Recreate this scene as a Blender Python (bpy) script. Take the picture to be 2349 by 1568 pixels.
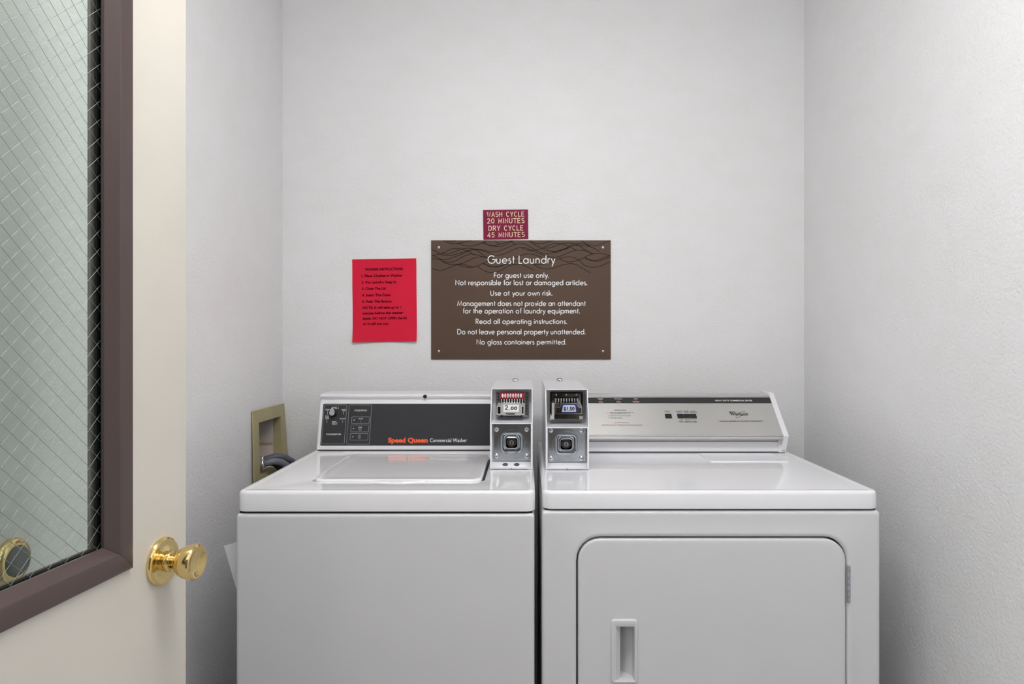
import bpy, bmesh, math, random
from mathutils import Vector, Matrix
random.seed(7)
for o in list(bpy.data.objects): bpy.data.objects.remove(o)
SC = bpy.context.scene
COL = SC.collection
PI = math.pi
# ------------------------------------------------------------------ camera
F, CX, CY, W, H, CAMZ = 1566.0, 1210.0, 774.0, 2349.0, 1568.0, 1.248
cam_d = bpy.data.cameras.new('camera'); cam = bpy.data.objects.new('camera', cam_d); COL.objects.link(cam)
cam.location = (0, 0, CAMZ); cam.rotation_euler = (PI/2, 0, 0)
cam_d.sensor_width = 36; cam_d.lens = F/W*36
cam_d.shift_x = (W/2-CX)/W; cam_d.shift_y = (CY-H/2)/W
cam_d.clip_start = 0.02
SC.camera = cam
# ------------------------------------------------------------------ world, exposure
SC.view_settings.view_transform = 'Standard'; SC.view_settings.look = 'None'
SC.view_settings.gamma = 1; SC.view_settings.use_curve_mapping = False
SC.view_settings.exposure = 0.08
world = bpy.data.worlds.new('hallway_light'); SC.world = world; world.use_nodes = True
bg = world.node_tree.nodes['Background']; bg.inputs[0].default_value = (0.94, 0.96, 1.0, 1); bg.inputs[1].default_value = 1.5
LAMP = 21.5            # brightness of the ceiling lamp's diffuser

# ------------------------------------------------------------------ materials
def mat(name, col, rough=0.5, metal=0.0, coat=0.0, bump=None, var=None, spec=0.5, extra=None):
    """bump=(scale,strength,distance); var=(scale,amount) gives faint colour variation"""
    m = bpy.data.materials.new(name); m.use_nodes = True
    nt = m.node_tree; b = nt.nodes['Principled BSDF']
    b.inputs['Base Color'].default_value = (*col, 1); b.inputs['Roughness'].default_value = rough
    b.inputs['Metallic'].default_value = metal; b.inputs['Coat Weight'].default_value = coat
    b.inputs['Coat Roughness'].default_value = 0.06
    b.inputs['Specular IOR Level'].default_value = spec
    tc = nt.nodes.new('ShaderNodeTexCoord')
    if var:
        n = nt.nodes.new('ShaderNodeTexNoise'); n.inputs['Scale'].default_value = var[0]; n.inputs['Detail'].default_value = 4
        r = nt.nodes.new('ShaderNodeValToRGB')
        a = var[1]
        r.color_ramp.elements[0].position = .3; r.color_ramp.elements[1].position = .7
        r.color_ramp.elements[0].color = (*[c*(1-a) for c in col], 1); r.color_ramp.elements[1].color = (*[min(1, c*(1+a)) for c in col], 1)
        nt.links.new(tc.outputs['Object'], n.inputs['Vector']); nt.links.new(n.outputs[0], r.inputs[0])
        nt.links.new(r.outputs[0], b.inputs['Base Color'])
    if bump:
        n = nt.nodes.new('ShaderNodeTexNoise'); n.inputs['Scale'].default_value = bump[0]; n.inputs['Detail'].default_value = 3
        n.inputs['Roughness'].default_value = .55
        bp = nt.nodes.new('ShaderNodeBump'); bp.inputs['Strength'].default_value = bump[1]; bp.inputs['Distance'].default_value = bump[2]
        nt.links.new(tc.outputs['Object'], n.inputs['Vector']); nt.links.new(n.outputs[0], bp.inputs['Height'])
        nt.links.new(bp.outputs[0], b.inputs['Normal'])
        if coat: nt.links.new(bp.outputs[0], b.inputs['Coat Normal'])
    return m

def wall_mat(name, stretch, relief=.5):
    """semi-gloss paint over orange-peel plaster with a few specks and scuffs"""
    m = bpy.data.materials.new(name); m.use_nodes = True
    nt = m.node_tree; b = nt.nodes['Principled BSDF']; L = nt.links.new
    b.inputs['Roughness'].default_value = .42; b.inputs['Specular IOR Level'].default_value = .45
    tc = nt.nodes.new('ShaderNodeTexCoord'); mp = nt.nodes.new('ShaderNodeMapping'); mp.inputs['Scale'].default_value = stretch
    L(tc.outputs['Object'], mp.inputs[0])
    n1 = nt.nodes.new('ShaderNodeTexNoise'); n1.inputs['Scale'].default_value = 105; n1.inputs['Detail'].default_value = 2.5; n1.inputs['Roughness'].default_value = .5
    n2 = nt.nodes.new('ShaderNodeTexNoise'); n2.inputs['Scale'].default_value = 9; n2.inputs['Detail'].default_value = 3
    n3 = nt.nodes.new('ShaderNodeTexNoise'); n3.inputs['Scale'].default_value = 260; n3.inputs['Detail'].default_value = 1
    for n in (n1, n2, n3): L(mp.outputs[0], n.inputs['Vector'])
    b1 = nt.nodes.new('ShaderNodeBump'); b1.inputs['Strength'].default_value = relief; b1.inputs['Distance'].default_value = .0022
    b2 = nt.nodes.new('ShaderNodeBump'); b2.inputs['Strength'].default_value = .25; b2.inputs['Distance'].default_value = .004
    b3 = nt.nodes.new('ShaderNodeBump'); b3.inputs['Strength'].default_value = .3; b3.inputs['Distance'].default_value = .0006
    L(n2.outputs[0], b2.inputs['Height']); L(b2.outputs[0], b1.inputs['Normal']); L(n1.outputs[0], b1.inputs['Height'])
    L(b1.outputs[0], b3.inputs['Normal']); L(n3.outputs[0], b3.inputs['Height']); L(b3.outputs[0], b.inputs['Normal'])
    # paint colour, faint blotches
    r = nt.nodes.new('ShaderNodeValToRGB'); L(n2.outputs[0], r.inputs[0])
    r.color_ramp.elements[0].position = .35; r.color_ramp.elements[1].position = .65
    r.color_ramp.elements[0].color = (.812, .808, .807, 1); r.color_ramp.elements[1].color = (.827, .827, .831, 1)
    # sparse dark specks
    n4 = nt.nodes.new('ShaderNodeTexNoise'); n4.inputs['Scale'].default_value = 62; n4.inputs['Detail'].default_value = 5; n4.inputs['Roughness'].default_value = .7
    L(tc.outputs['Object'], n4.inputs['Vector'])
    r4 = nt.nodes.new('ShaderNodeValToRGB'); r4.color_ramp.elements[0].position = .79; r4.color_ramp.elements[1].position = .83
    r4.color_ramp.elements[0].color = (0, 0, 0, 1); r4.color_ramp.elements[1].color = (.7, .7, .7, 1)
    L(n4.outputs[0], r4.inputs[0])
    mx = nt.nodes.new('ShaderNodeMix'); mx.data_type = 'RGBA'
    L(r4.outputs[0], mx.inputs[0]); L(r.outputs[0], mx.inputs[6]); mx.inputs[7].default_value = (.2, .2, .2, 1)
    L(mx.outputs[2], b.inputs['Base Color'])
    return m

M = {}
M['wall'] = wall_mat('wall_paint_back', (1, 1, 1.7))
M['wall_side'] = wall_mat('wall_paint_side', (1, 1, 1.25), .75)
M['ceiling'] = mat('ceiling_paint', (.84, .84, .84), .8, bump=(90, .2, .002))
M['floor'] = mat('floor_vinyl', (.5, .49, .47), .35, var=(14, .15))
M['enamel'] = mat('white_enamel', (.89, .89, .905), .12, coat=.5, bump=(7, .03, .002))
M['enamel_shaded'] = mat('white_enamel_shaded', (.69, .69, .705), .22, coat=.25, bump=(160, .05, .0004))  # enamel of the tops, with the fronts' shade put into the colour
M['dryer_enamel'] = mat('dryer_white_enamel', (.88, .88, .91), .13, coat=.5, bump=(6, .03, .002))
M['white_steel'] = mat('white_powder_steel', (.84, .84, .87), .28, coat=.2)
M['white_plastic'] = mat('white_plastic', (.8, .8, .82), .3, bump=(300, .04, .0003))
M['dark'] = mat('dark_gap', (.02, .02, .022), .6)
M['black'] = mat('black_plastic', (.012, .012, .012), .35)
M['panel'] = mat('charcoal_panel', (.036, .035, .038), .55, bump=(900, .2, .0003), var=(500, .15), spec=.25)
M['band'] = mat('charcoal_band', (.038, .038, .039), .5, spec=.25)
M['print_white'] = mat('white_print', (.9, .9, .9), .6, spec=.2)
M['print_grey'] = mat('grey_print', (.42, .42, .42), .6, spec=.2)
M['print_black'] = mat('black_print', (.008, .008, .008), .6, spec=.15)
M['print_red'] = mat('red_print', (.5, .03, .02), .5)
M['print_green'] = mat('green_print', (.12, .5, .3), .5)
M['orange'] = mat('orange_print', (.95, .12, .03), .5)
M['brown_sign'] = mat('brown_sign_face', (.108, .067, .046), .5, var=(3, .08), spec=.25)
M['wave'] = mat('wave_print', (.012, .008, .006), .5, spec=.2)
M['maroon'] = mat('maroon_plastic', (.23, .007, .05), .45, spec=.2)
M['cream'] = mat('cream_engraving', (.83, .68, .42), .5)
M['red_paper'] = mat('red_paper', (.72, .02, .055), .8, var=(6, .05), spec=.12)
M['red_ink'] = mat('ink_on_red_paper', (.05, .002, .006), .8, spec=.1)
M['paper'] = mat('white_paper', (.87, .87, .88), .8)
M['brass'] = mat('polished_brass', (.80, .61, .27), .13, 1, var=(30, .05))
M['rubber'] = mat('grey_rubber', (.17, .18, .17), .7)
M['chrome'] = mat('chrome', (.75, .76, .78), .12, 1)
M['steel'] = mat('zinc_plated_steel', (.52, .55, .58), .15, 1, var=(40, .12), bump=(90, .04, .0004))
M['satin'] = mat('satin_nickel', (.72, .71, .68), .42, .75, bump=(200, .05, .0003))
M['screw'] = mat('screw_zinc', (.62, .68, .7), .3, 1)
M['bronze'] = mat('dark_mirror_plate', (.12, .105, .09), .12, 1, var=(60, .4))
M['keyblack'] = mat('lock_well_black', (.02, .018, .016), .3)
M['tape'] = mat('grey_tape', (.42, .43, .46), .4)
M['blue'] = mat('blue_border', (.02, .035, .14), .4)
M['paleblue'] = mat('pale_blue_label', (.55, .6, .75), .5)
M['red_block'] = mat('red_plastic', (.36, .015, .03), .4)
M['khaki'] = mat('khaki_plastic', (.42, .37, .2), .45, var=(10, .08))
M['hose'] = mat('grey_hose_rubber', (.16, .17, .2), .45)
M['hose_dark'] = mat('slate_hose_rubber', (.1, .115, .14), .45)
M['doorpaint'] = mat('cream_door_paint', (.69, .65, .575), .33, bump=(35, .1, .002), var=(5, .035))
M['doorframe'] = mat('brown_window_frame', (.085, .058, .054), .3, bump=(200, .04, .0004))
M['wire'] = mat('glass_wire', (.26, .29, .27), .5, .3)
M['hall'] = mat('hall_added_dark', (.09, .075, .06), .5, var=(4, .2))
M['putty'] = mat('black_glazing', (.012, .012, .012), .5)
M['lens'] = None

def brushed():
    m = bpy.data.materials.new('brushed_aluminium'); m.use_nodes = True
    nt = m.node_tree; b = nt.nodes['Principled BSDF']; L = nt.links.new
    b.inputs['Base Color'].default_value = (.64, .63, .61, 1); b.inputs['Metallic'].default_value = .85; b.inputs['Roughness'].default_value = .36
    b.inputs['Anisotropic'].default_value = .85
    tg = nt.nodes.new('ShaderNodeCombineXYZ'); tg.inputs[1].default_value = .74; tg.inputs[2].default_value = .672; L(tg.outputs[0], b.inputs['Tangent'])
    tc = nt.nodes.new('ShaderNodeTexCoord'); mp = nt.nodes.new('ShaderNodeMapping'); mp.inputs['Scale'].default_value = (3, 900, 900)
    n = nt.nodes.new('ShaderNodeTexNoise'); n.inputs['Scale'].default_value = 1; n.inputs['Detail'].default_value = 2
    L(tc.outputs['Object'], mp.inputs[0]); L(mp.outputs[0], n.inputs['Vector'])
    bp = nt.nodes.new('ShaderNodeBump'); bp.inputs['Strength'].default_value = .12; bp.inputs['Distance'].default_value = .0004
    L(n.outputs[0], bp.inputs['Height']); L(bp.outputs[0], b.inputs['Normal'])
    return m
M['brushed'] = brushed()

def glassy(name, tint, gloss_rough=.02, fac=1.0):
    """thin sheet: tinted transparency under a Fresnel-weighted gloss"""
    m = bpy.data.materials.new(name); m.use_nodes = True; nt = m.node_tree; nt.nodes.clear(); L = nt.links.new
    out = nt.nodes.new('ShaderNodeOutputMaterial'); mix = nt.nodes.new('ShaderNodeMixShader')
    tr = nt.nodes.new('ShaderNodeBsdfTransparent'); tr.inputs[0].default_value = (*tint, 1)
    gl = nt.nodes.new('ShaderNodeBsdfGlossy'); gl.inputs['Roughness'].default_value = gloss_rough
    fr = nt.nodes.new('ShaderNodeFresnel'); fr.inputs[0].default_value = 1.5
    mt = nt.nodes.new('ShaderNodeMath'); mt.operation = 'MULTIPLY'; mt.inputs[1].default_value = fac
    ge = nt.nodes.new('ShaderNodeNewGeometry'); inv = nt.nodes.new('ShaderNodeMath'); inv.operation = 'SUBTRACT'; inv.inputs[0].default_value = 1
    m2 = nt.nodes.new('ShaderNodeMath'); m2.operation = 'MULTIPLY'   # the sheet's rear face adds no second, inverted reflection
    L(ge.outputs['Backfacing'], inv.inputs[1]); L(fr.outputs[0], mt.inputs[0]); L(mt.outputs[0], m2.inputs[0]); L(inv.outputs[0], m2.inputs[1]); L(m2.outputs[0], mix.inputs[0])
    L(tr.outputs[0], mix.inputs[1]); L(gl.outputs[0], mix.inputs[2]); L(mix.outputs[0], out.inputs[0])
    return m
M['glass'] = glassy('wired_glass', (.9, .945, .915))
M['clear_tape'] = glassy('clear_tape', (1, 1, 1), .45, 1.2)

def emis(name, col, s):
    m = bpy.data.materials.new(name); m.use_nodes = True
    b = m.node_tree.nodes['Principled BSDF']; b.inputs['Base Color'].default_value = (*col, 1)
    b.inputs['Emission Color'].default_value = (*col, 1); b.inputs['Emission Strength'].default_value = s
    return m
M['lens'] = emis('lamp_diffuser', (1, .99, .985), LAMP)

def stained():
    """plasterboard behind the outlet box, with a brown water stain and cracks"""
    m = bpy.data.materials.new('stained_plasterboard'); m.use_nodes = True
    nt = m.node_tree; b = nt.nodes['Principled BSDF']; L = nt.links.new; b.inputs['Roughness'].default_value = .8
    tc = nt.nodes.new('ShaderNodeTexCoord'); sp = nt.nodes.new('ShaderNodeSeparateXYZ'); L(tc.outputs['Object'], sp.inputs[0])
    n = nt.nodes.new('ShaderNodeTexNoise'); n.inputs['Scale'].default_value = 22; n.inputs['Detail'].default_value = 5; L(tc.outputs['Object'], n.inputs['Vector'])
    a = nt.nodes.new('ShaderNodeMath'); a.operation = 'MULTIPLY_ADD'; L(n.outputs[0], a.inputs[0]); a.inputs[1].default_value = .05; L(sp.outputs[2], a.inputs[2])
    r = nt.nodes.new('ShaderNodeValToRGB'); mr = nt.nodes.new('ShaderNodeMapRange')
    mr.inputs['From Min'].default_value = .045; mr.inputs['From Max'].default_value = .215; L(a.outputs[0], mr.inputs[0]); L(mr.outputs[0], r.inputs[0])
    e = r.color_ramp.elements; e[0].position = 0; e[0].color = (.36, .25, .17, 1); e[1].position = .25; e[1].color = (.68, .59, .52, 1)
    for p, c in ((.47, (.70, .61, .54)), (.53, (.40, .27, .17)), (.6, (.62, .55, .5)), (1, (.6, .56, .52))):
        x = e.new(p); x.color = (*c, 1)
    L(r.outputs[0], b.inputs['Base Color'])
    return m
M['stained'] = stained()

def striped(name, base, stripe, axis, freq):
    m = bpy.data.materials.new(name); m.use_nodes = True
    nt = m.node_tree; b = nt.nodes['Principled BSDF']; L = nt.links.new; b.inputs['Roughness'].default_value = .45
    tc = nt.nodes.new('ShaderNodeTexCoord'); v = nt.nodes.new('ShaderNodeTexVoronoi'); v.inputs['Scale'].default_value = freq
    L(tc.outputs['Object'], v.inputs['Vector'])
    r = nt.nodes.new('ShaderNodeValToRGB'); r.color_ramp.elements[0].position = .1; r.color_ramp.elements[1].position = .14
    r.color_ramp.elements[0].color = (*stripe, 1); r.color_ramp.elements[1].color = (*base, 1); L(v.outputs[0], r.inputs[0]); L(r.outputs[0], b.inputs['Base Color'])
    return m

# ------------------------------------------------------------------ helpers
def P(px, py, Y):           # a measured point of the photograph at real depth Y (metres)
    return Vector(((px-CX)/F*Y, Y, CAMZ-(py-CY)/F*Y))
def hit(px, py, o, n):      # the same, lying on a plane
    d = Vector(((px-CX)/F, 1, -(py-CY)/F)); c = Vector((0, 0, CAMZ))
    return c + d*((Vector(o)-c).dot(n)/d.dot(n))

def setp(o, label=None, cat=None, group=None, kind=None):
    if label: o['label'] = label
    if cat: o['category'] = cat
    if group: o['group'] = group
    if kind: o['kind'] = kind
    return o
def thing(name, label, cat, loc=(0, 0, 0), group=None, kind=None):
    o = bpy.data.objects.new(name, None); COL.objects.link(o); o.location = loc; o.empty_display_size = .05
    return setp(o, label, cat, group, kind)
def base_of(p):
    v = Vector((0, 0, 0))
    while p: v += p.location; p = p.parent
    return v
def obj(name, bm, material, parent=None, label=None, smooth=35, origin=None, kind=None):
    """link a bmesh given in world coordinates as one object"""
    off = base_of(parent) if parent else Vector(origin or (0, 0, 0))
    bmesh.ops.recalc_face_normals(bm, faces=bm.faces)
    if off.length > 0: bmesh.ops.translate(bm, verts=bm.verts, vec=-off)
    me = bpy.data.meshes.new(name); bm.to_mesh(me); bm.free()
    if smooth:
        me.polygons.foreach_set('use_smooth', [True]*len(me.polygons)); me.set_sharp_from_angle(angle=math.radians(smooth))
    mats = material if isinstance(material, (list, tuple)) else [material]
    for m in mats: me.materials.append(m)
    o = bpy.data.objects.new(name, me); COL.objects.link(o)
    if parent: o.parent = parent
    else: o.location = off
    if label: o['label'] = label
    if kind: o['kind'] = kind
    return o
def new(): return bmesh.new()
def box(bm, x0, x1, y0, y1, z0, z1, bev=0, seg=2, mi=0):
    r = bmesh.ops.create_cube(bm, size=1); vs = r['verts']
    for v in vs: v.co = Vector(((x0+x1)/2+v.co.x*(x1-x0), (y0+y1)/2+v.co.y*(y1-y0), (z0+z1)/2+v.co.z*(z1-z0)))
    fs = list({f for v in vs for f in v.link_faces})
    for f in fs: f.material_index = mi
    if bev:
        es = list({e for v in vs for e in v.link_edges})
        bmesh.ops.bevel(bm, geom=es, offset=bev, segments=seg, profile=.5, affect='EDGES')
    return bm
def bx(*a, **k): return box(new(), *a, **k)
def rr(x0, x1, y0, y1, r, n=6):
    """rounded rectangle outline, 4*(n+1) points; r may be four radii (from lower-left, counter-clockwise)"""
    if not isinstance(r, (tuple, list)): r = (r,)*4
    out = []
    for (cx, cy, a), q in zip(((x0, y0, 180), (x1, y0, 270), (x1, y1, 0), (x0, y1, 90)), r):
        q = max(q, 1e-5); sx = 1 if cx == x0 else -1; sy = 1 if cy == y0 else -1
        for i in range(n+1):
            t = math.radians(a+90*i/n); out.append((cx+sx*q+q*math.cos(t), cy+sy*q+q*math.sin(t)))
    return out
def loft(bm, loops, cap0=True, cap1=True, mi=0, closed=True, mis=None):
    rows = [[bm.verts.new(p) for p in l] for l in loops]
    n = len(rows[0])
    for k in range(len(rows)-1):
        a, b = rows[k], rows[k+1]
        for i in range(n if closed else n-1):
            j = (i+1) % n
            f = bm.faces.new((a[i], a[j], b[j], b[i])); f.material_index = mis[k] if mis else mi
    if cap0: bm.faces.new(rows[0][::-1]).material_index = mis[0] if mis else mi
    if cap1: bm.faces.new(rows[-1]).material_index = mis[-1] if mis else mi
    return bm
def fr_xz(Y):       # loop mapper: outline (x,z) with depth h towards the viewer (-Y)
    return lambda pts, h: [Vector((x, Y-h, z)) for x, z in pts]
def fr_xy(Z):
    return lambda pts, h: [Vector((x, y, Z+h)) for x, y in pts]
def fr_plane(O, U, V, N):
    O, U, V, N = map(Vector, (O, U, V, N))
    return lambda pts, h: [O+U*x+V*y+N*h for x, y in pts]
def rlofted(bm, fm, x0, x1, y0, y1, r, steps, n=6, **k):
    """steps: (inset, height) pairs of a rounded-rectangle loft"""
    loops = []
    for s in steps:
        i, h = s[0], s[1]
        if isinstance(i, tuple): a, b, c, d = i
        else: a = b = c = d = i
        q = s[2] if len(s) > 2 else (r - (i if not isinstance(i, tuple) else min(i)) if not isinstance(r, tuple) else tuple(max(1e-5, t-(i if not isinstance(i, tuple) else min(i))) for t in r))
        if not isinstance(q, tuple): q = max(q, 1e-5)
        loops.append(fm(rr(x0+a, x1-b, y0+c, y1-d, q, n), h))
    return loft(bm, loops, **k)
def lathe(bm, prof, O, A, n=32, mi=0):
    """profile (h along A, radius)"""
    A = Vector(A).normalized(); t = Vector((0, 0, 1)) if abs(A.z) < .9 else Vector((1, 0, 0))
    U = A.cross(t).normalized(); V = A.cross(U)
    loops = [[Vector(O)+A*h+(U*math.cos(2*PI*i/n)+V*math.sin(2*PI*i/n))*max(r, 1e-6) for i in range(n)] for h, r in prof]
    return loft(bm, loops, mi=mi)
def tube(bm, pts, r, n=10, mi=0, caps=True):
    pts = [Vector(p) for p in pts]; loops = []; prev = None
    for i, p in enumerate(pts):
        t = (pts[min(i+1, len(pts)-1)]-pts[max(i-1, 0)]).normalized()
        if prev is None:
            ref = Vector((0, 0, 1)) if abs(t.z) < .9 else Vector((1, 0, 0)); u = t.cross(ref).normalized()
        else: u = (prev - t*prev.dot(t)).normalized()
        prev = u; v = t.cross(u); q = r[i] if isinstance(r, (list, tuple)) else r
        loops.append([p+(u*math.cos(2*PI*k/n)+v*math.sin(2*PI*k/n))*q for k in range(n)])
    return loft(bm, loops, mi=mi, cap0=caps, cap1=caps)
def crom(pts, k=8):
    pts = [Vector(p) for p in pts]; q = [2*pts[0]-pts[1]]+pts+[2*pts[-1]-pts[-2]]; out = []
    for i in range(1, len(q)-2):
        a, b, c, d = q[i-1:i+3]
        for s in range(k):
            t = s/k; out.append(.5*((2*b)+(c-a)*t+(2*a-5*b+4*c-d)*t*t+(3*b-a-3*c+d)*t**3))
    out.append(pts[-1]); return out
def ribbon(bm, pts, w, mapf, rnd=True):
    """flat stroke of width w along 2D points, laid on a surface by mapf"""
    pts = [Vector(p[:2]) for p in pts]
    p2 = [pts[0]]
    for p in pts[1:]:
        if (p-p2[-1]).length > 1e-7: p2.append(p)
    if len(p2) < 2: return
    L, R = [], []
    for i, p in enumerate(p2):
        d0 = (p-p2[i-1]).normalized() if i else (p2[1]-p).normalized()
        d1 = (p2[i+1]-p).normalized() if i < len(p2)-1 else d0
        n0 = Vector((-d0.y, d0.x)); n1 = Vector((-d1.y, d1.x)); m = n0+n1
        m = m/max(m.length_squared/2, .35)if m.length > .01 else n0
        L.append(p+m*w/2); R.append(p-m*w/2)
    a = [bm.verts.new(mapf(p)) for p in L]; b = [bm.verts.new(mapf(p)) for p in R]
    for i in range(len(a)-1):
        try: bm.faces.new((a[i], b[i], b[i+1], a[i+1]))
        except ValueError: pass
    if rnd:
        for e, s in ((p2[0], p2[0]-p2[1]), (p2[-1], p2[-1]-p2[-2])):
            s.normalize(); a0 = math.atan2(s.y, s.x)
            vs = [bm.verts.new(mapf(e+Vector((math.cos(a0-PI/2+PI*k/5), math.sin(a0-PI/2+PI*k/5)))*w/2)) for k in range(6)]
            bm.faces.new(vs)
def disc(bm, c, rx, ry, mapf, n=16):
    bm.faces.new([bm.verts.new(mapf(Vector((c[0]+rx*math.cos(2*PI*i/n), c[1]+ry*math.sin(2*PI*i/n))))) for i in range(n)])
# ---- stroke alphabets: 'L' polyline, 'A' arc (cx,cy,rx,ry,from,to), 'D' dot
def Lp(*v): return ('L', [(v[i], v[i+1]) for i in range(0, len(v), 2)])
def Ar(cx, cy, rx, ry, a0, a1): return ('A', (cx, cy, rx, ry, a0, a1))
X = .64; Q = .31
GEO = {
 'a': (.80, [Ar(Q, Q, Q, Q, 0, 360), Lp(.62, 0, .62, X)]), 'b': (.76, [Lp(0, 0, 0, 1.06), Ar(Q, Q, Q, Q, 0, 360)]),
 'c': (.60, [Ar(Q, Q, Q, Q, 45, 315)]), 'd': (.80, [Ar(Q, Q, Q, Q, 0, 360), Lp(.62, 0, .62, 1.06)]),
 'e': (.74, [Ar(Q, Q, Q, Q, 0, 318), Lp(0, Q, .62, Q)]), 'f': (.36, [Lp(.12, 0, .12, .86), Ar(.27, .86, .15, .18, 180, 80), Lp(-.02, .6, .28, .6)]),
 'g': (.80, [Ar(Q, Q, Q, Q, 0, 360), Lp(.62, X, .62, -.1), Ar(.33, -.1, .29, .24, 360, 205)]),
 'h': (.66, [Lp(0, 0, 0, 1.06), Ar(.23, .38, .23, .24, 180, 0), Lp(.46, .38, .46, 0)]),
 'i': (.20, [Lp(0, 0, 0, .62), ('D', (0, .88))]), 'l': (.20, [Lp(0, 0, 0, 1.06)]),
 'm': (1.0, [Lp(0, 0, 0, .62), Ar(.2, .42, .2, .2, 180, 0), Lp(.4, .42, .4, 0), Ar(.6, .42, .2, .2, 180, 0), Lp(.8, .42, .8, 0)]),
 'n': (.66, [Lp(0, 0, 0, .62), Ar(.23, .38, .23, .24, 180, 0), Lp(.46, .38, .46, 0)]), 'o': (.80, [Ar(Q, Q, Q, Q, 0, 360)]),
 'p': (.76, [Lp(0, -.38, 0, .62), Ar(Q, Q, Q, Q, 0, 360)]), 'q': (.80, [Ar(Q, Q, Q, Q, 0, 360), Lp(.62, -.38, .62, .62)]),
 'r': (.36, [Lp(0, 0, 0, .62), Ar(.2, .36, .2, .25, 180, 65)]), 's': (.46, [Ar(.17, .47, .14, .15, 40, 262), Ar(.165, .165, .165, .165, 82, -145)]),
 't': (.36, [Lp(.12, 0, .12, .92), Lp(-.02, .6, .27, .6)]), 'u': (.68, [Lp(0, .62, 0, .24), Ar(.23, .24, .23, .24, 180, 360), Lp(.46, .62, .46, 0)]),
 'v': (.54, [Lp(0, .62, .23, 0, .46, .62)]), 'w': (.92, [Lp(0, .62, .2, 0, .41, .56, .62, 0, .82, .62)]),
 'y': (.56, [Lp(0, .62, .25, .04), Lp(.5, .62, .1, -.38)]), 'k': (.5, [Lp(0, 0, 0, 1.06), Lp(.36, .62, .02, .3), Lp(.1, .38, .42, 0)]),
 '.': (.22, [('D', (.02, .04))]), ' ': (.34, []),
 'G': (1.08, [Ar(.5, .5, .5, .5, 48, 360), Lp(1, .5, .56, .5)]), 'L': (.52, [Lp(0, 1, 0, 0, .42, 0)]),
 'F': (.56, [Lp(0, 0, 0, 1, .46, 1), Lp(0, .53, .43, .53)]), 'N': (.9, [Lp(0, 0, 0, 1, .7, 0, .7, 1)]),
 'U': (.84, [Lp(0, 1, 0, .31), Ar(.31, .31, .31, .31, 180, 360), Lp(.62, .31, .62, 1)]),
 'M': (1.16, [Lp(0, 0, .16, 1, .5, .08, .84, 1, 1, 0)]), 'R': (.66, [Lp(0, 0, 0, 1, .2, 1), Ar(.2, .73, .27, .27, 90, -90), Lp(.2, .46, 0, .46), Lp(.2, .46, .5, 0)]),
 'D': (.92, [Lp(0, 0, 0, 1, .25, 1), Ar(.25, .5, .5, .5, 90, -90), Lp(.25, 0, 0, 0)]),
}
ENG = {
 'W': (1.02, [Lp(0, 1, .2, 0, .4, 1, .6, 0, .8, 1)]), 'A': (.88, [Lp(0, 0, .34, 1, .68, 0), Lp(.12, .34, .56, .34)]),
 'S': (.82, [Ar(.3, .75, .27, .25, 35, 262), Ar(.3, .26, .3, .26, 85, -150)]), 'H': (.9, [Lp(0, 0, 0, 1), Lp(.62, 0, .62, 1), Lp(0, .52, .62, .52)]),
 'C': (.9, [Ar(.36, .5, .36, .5, 50, 310)]), 'Y': (.84, [Lp(0, 1, .32, .48, .32, 0), Lp(.32, .48, .64, 1)]),
 'L': (.74, [Lp(0, 1, 0, 0, .5, 0)]), 'E': (.8, [Lp(.52, 1, 0, 1, 0, 0, .55, 0), Lp(0, .52, .46, .52)]),
 '0': (.86, [Ar(.31, .5, .31, .5, 0, 360)]), '2': (.84, [Ar(.29, .73, .27, .27, 165, -30), Lp(.525, .6, .02, 0, .6, 0)]),
 'M': (1.0, [Lp(0, 0, 0, 1, .36, .25, .72, 1, .72, 0)]), 'I': (.28, [Lp(0, 0, 0, 1)]), 'N': (.9, [Lp(0, 0, 0, 1, .62, 0, .62, 1)]),
 'U': (.88, [Lp(0, 1, 0, .3), Ar(.3, .3, .3, .3, 180, 360), Lp(.6, .3, .6, 1)]), 'T': (.84, [Lp(0, 1, .64, 1), Lp(.32, 1, .32, 0)]),
 'D': (.9, [Lp(0, 0, 0, 1, .25, 1), Ar(.25, .5, .38, .5, 90, -90), Lp(.25, 0, 0, 0)]),
 'R': (.86, [Lp(0, 0, 0, 1, .3, 1), Ar(.3, .74, .28, .26, 90, -90), Lp(.3, .48, 0, .48), Lp(.3, .48, .6, 0)]),
 '4': (.86, [Lp(.46, 0, .46, 1, 0, .28, .64, .28)]), '5': (.84, [Lp(.54, 1, .1, 1, .06, .55), Ar(.27, .33, .31, .33, 130, -150)]), ' ': (.62, []),
}
HAND = {
 '2': (.74, [Ar(.2, .72, .22, .26, 170, -20), Lp(.4, .62, .0, .06, .12, .1, .5, .04)]), '.': (.26, [('D', (.04, .02))]),
 '0': (.56, [Ar(.2, .38, .18, .3, 60, 425)]), ' ': (.3, [])}
TRACK = {id(GEO): .085, id(ENG): .10}
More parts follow.
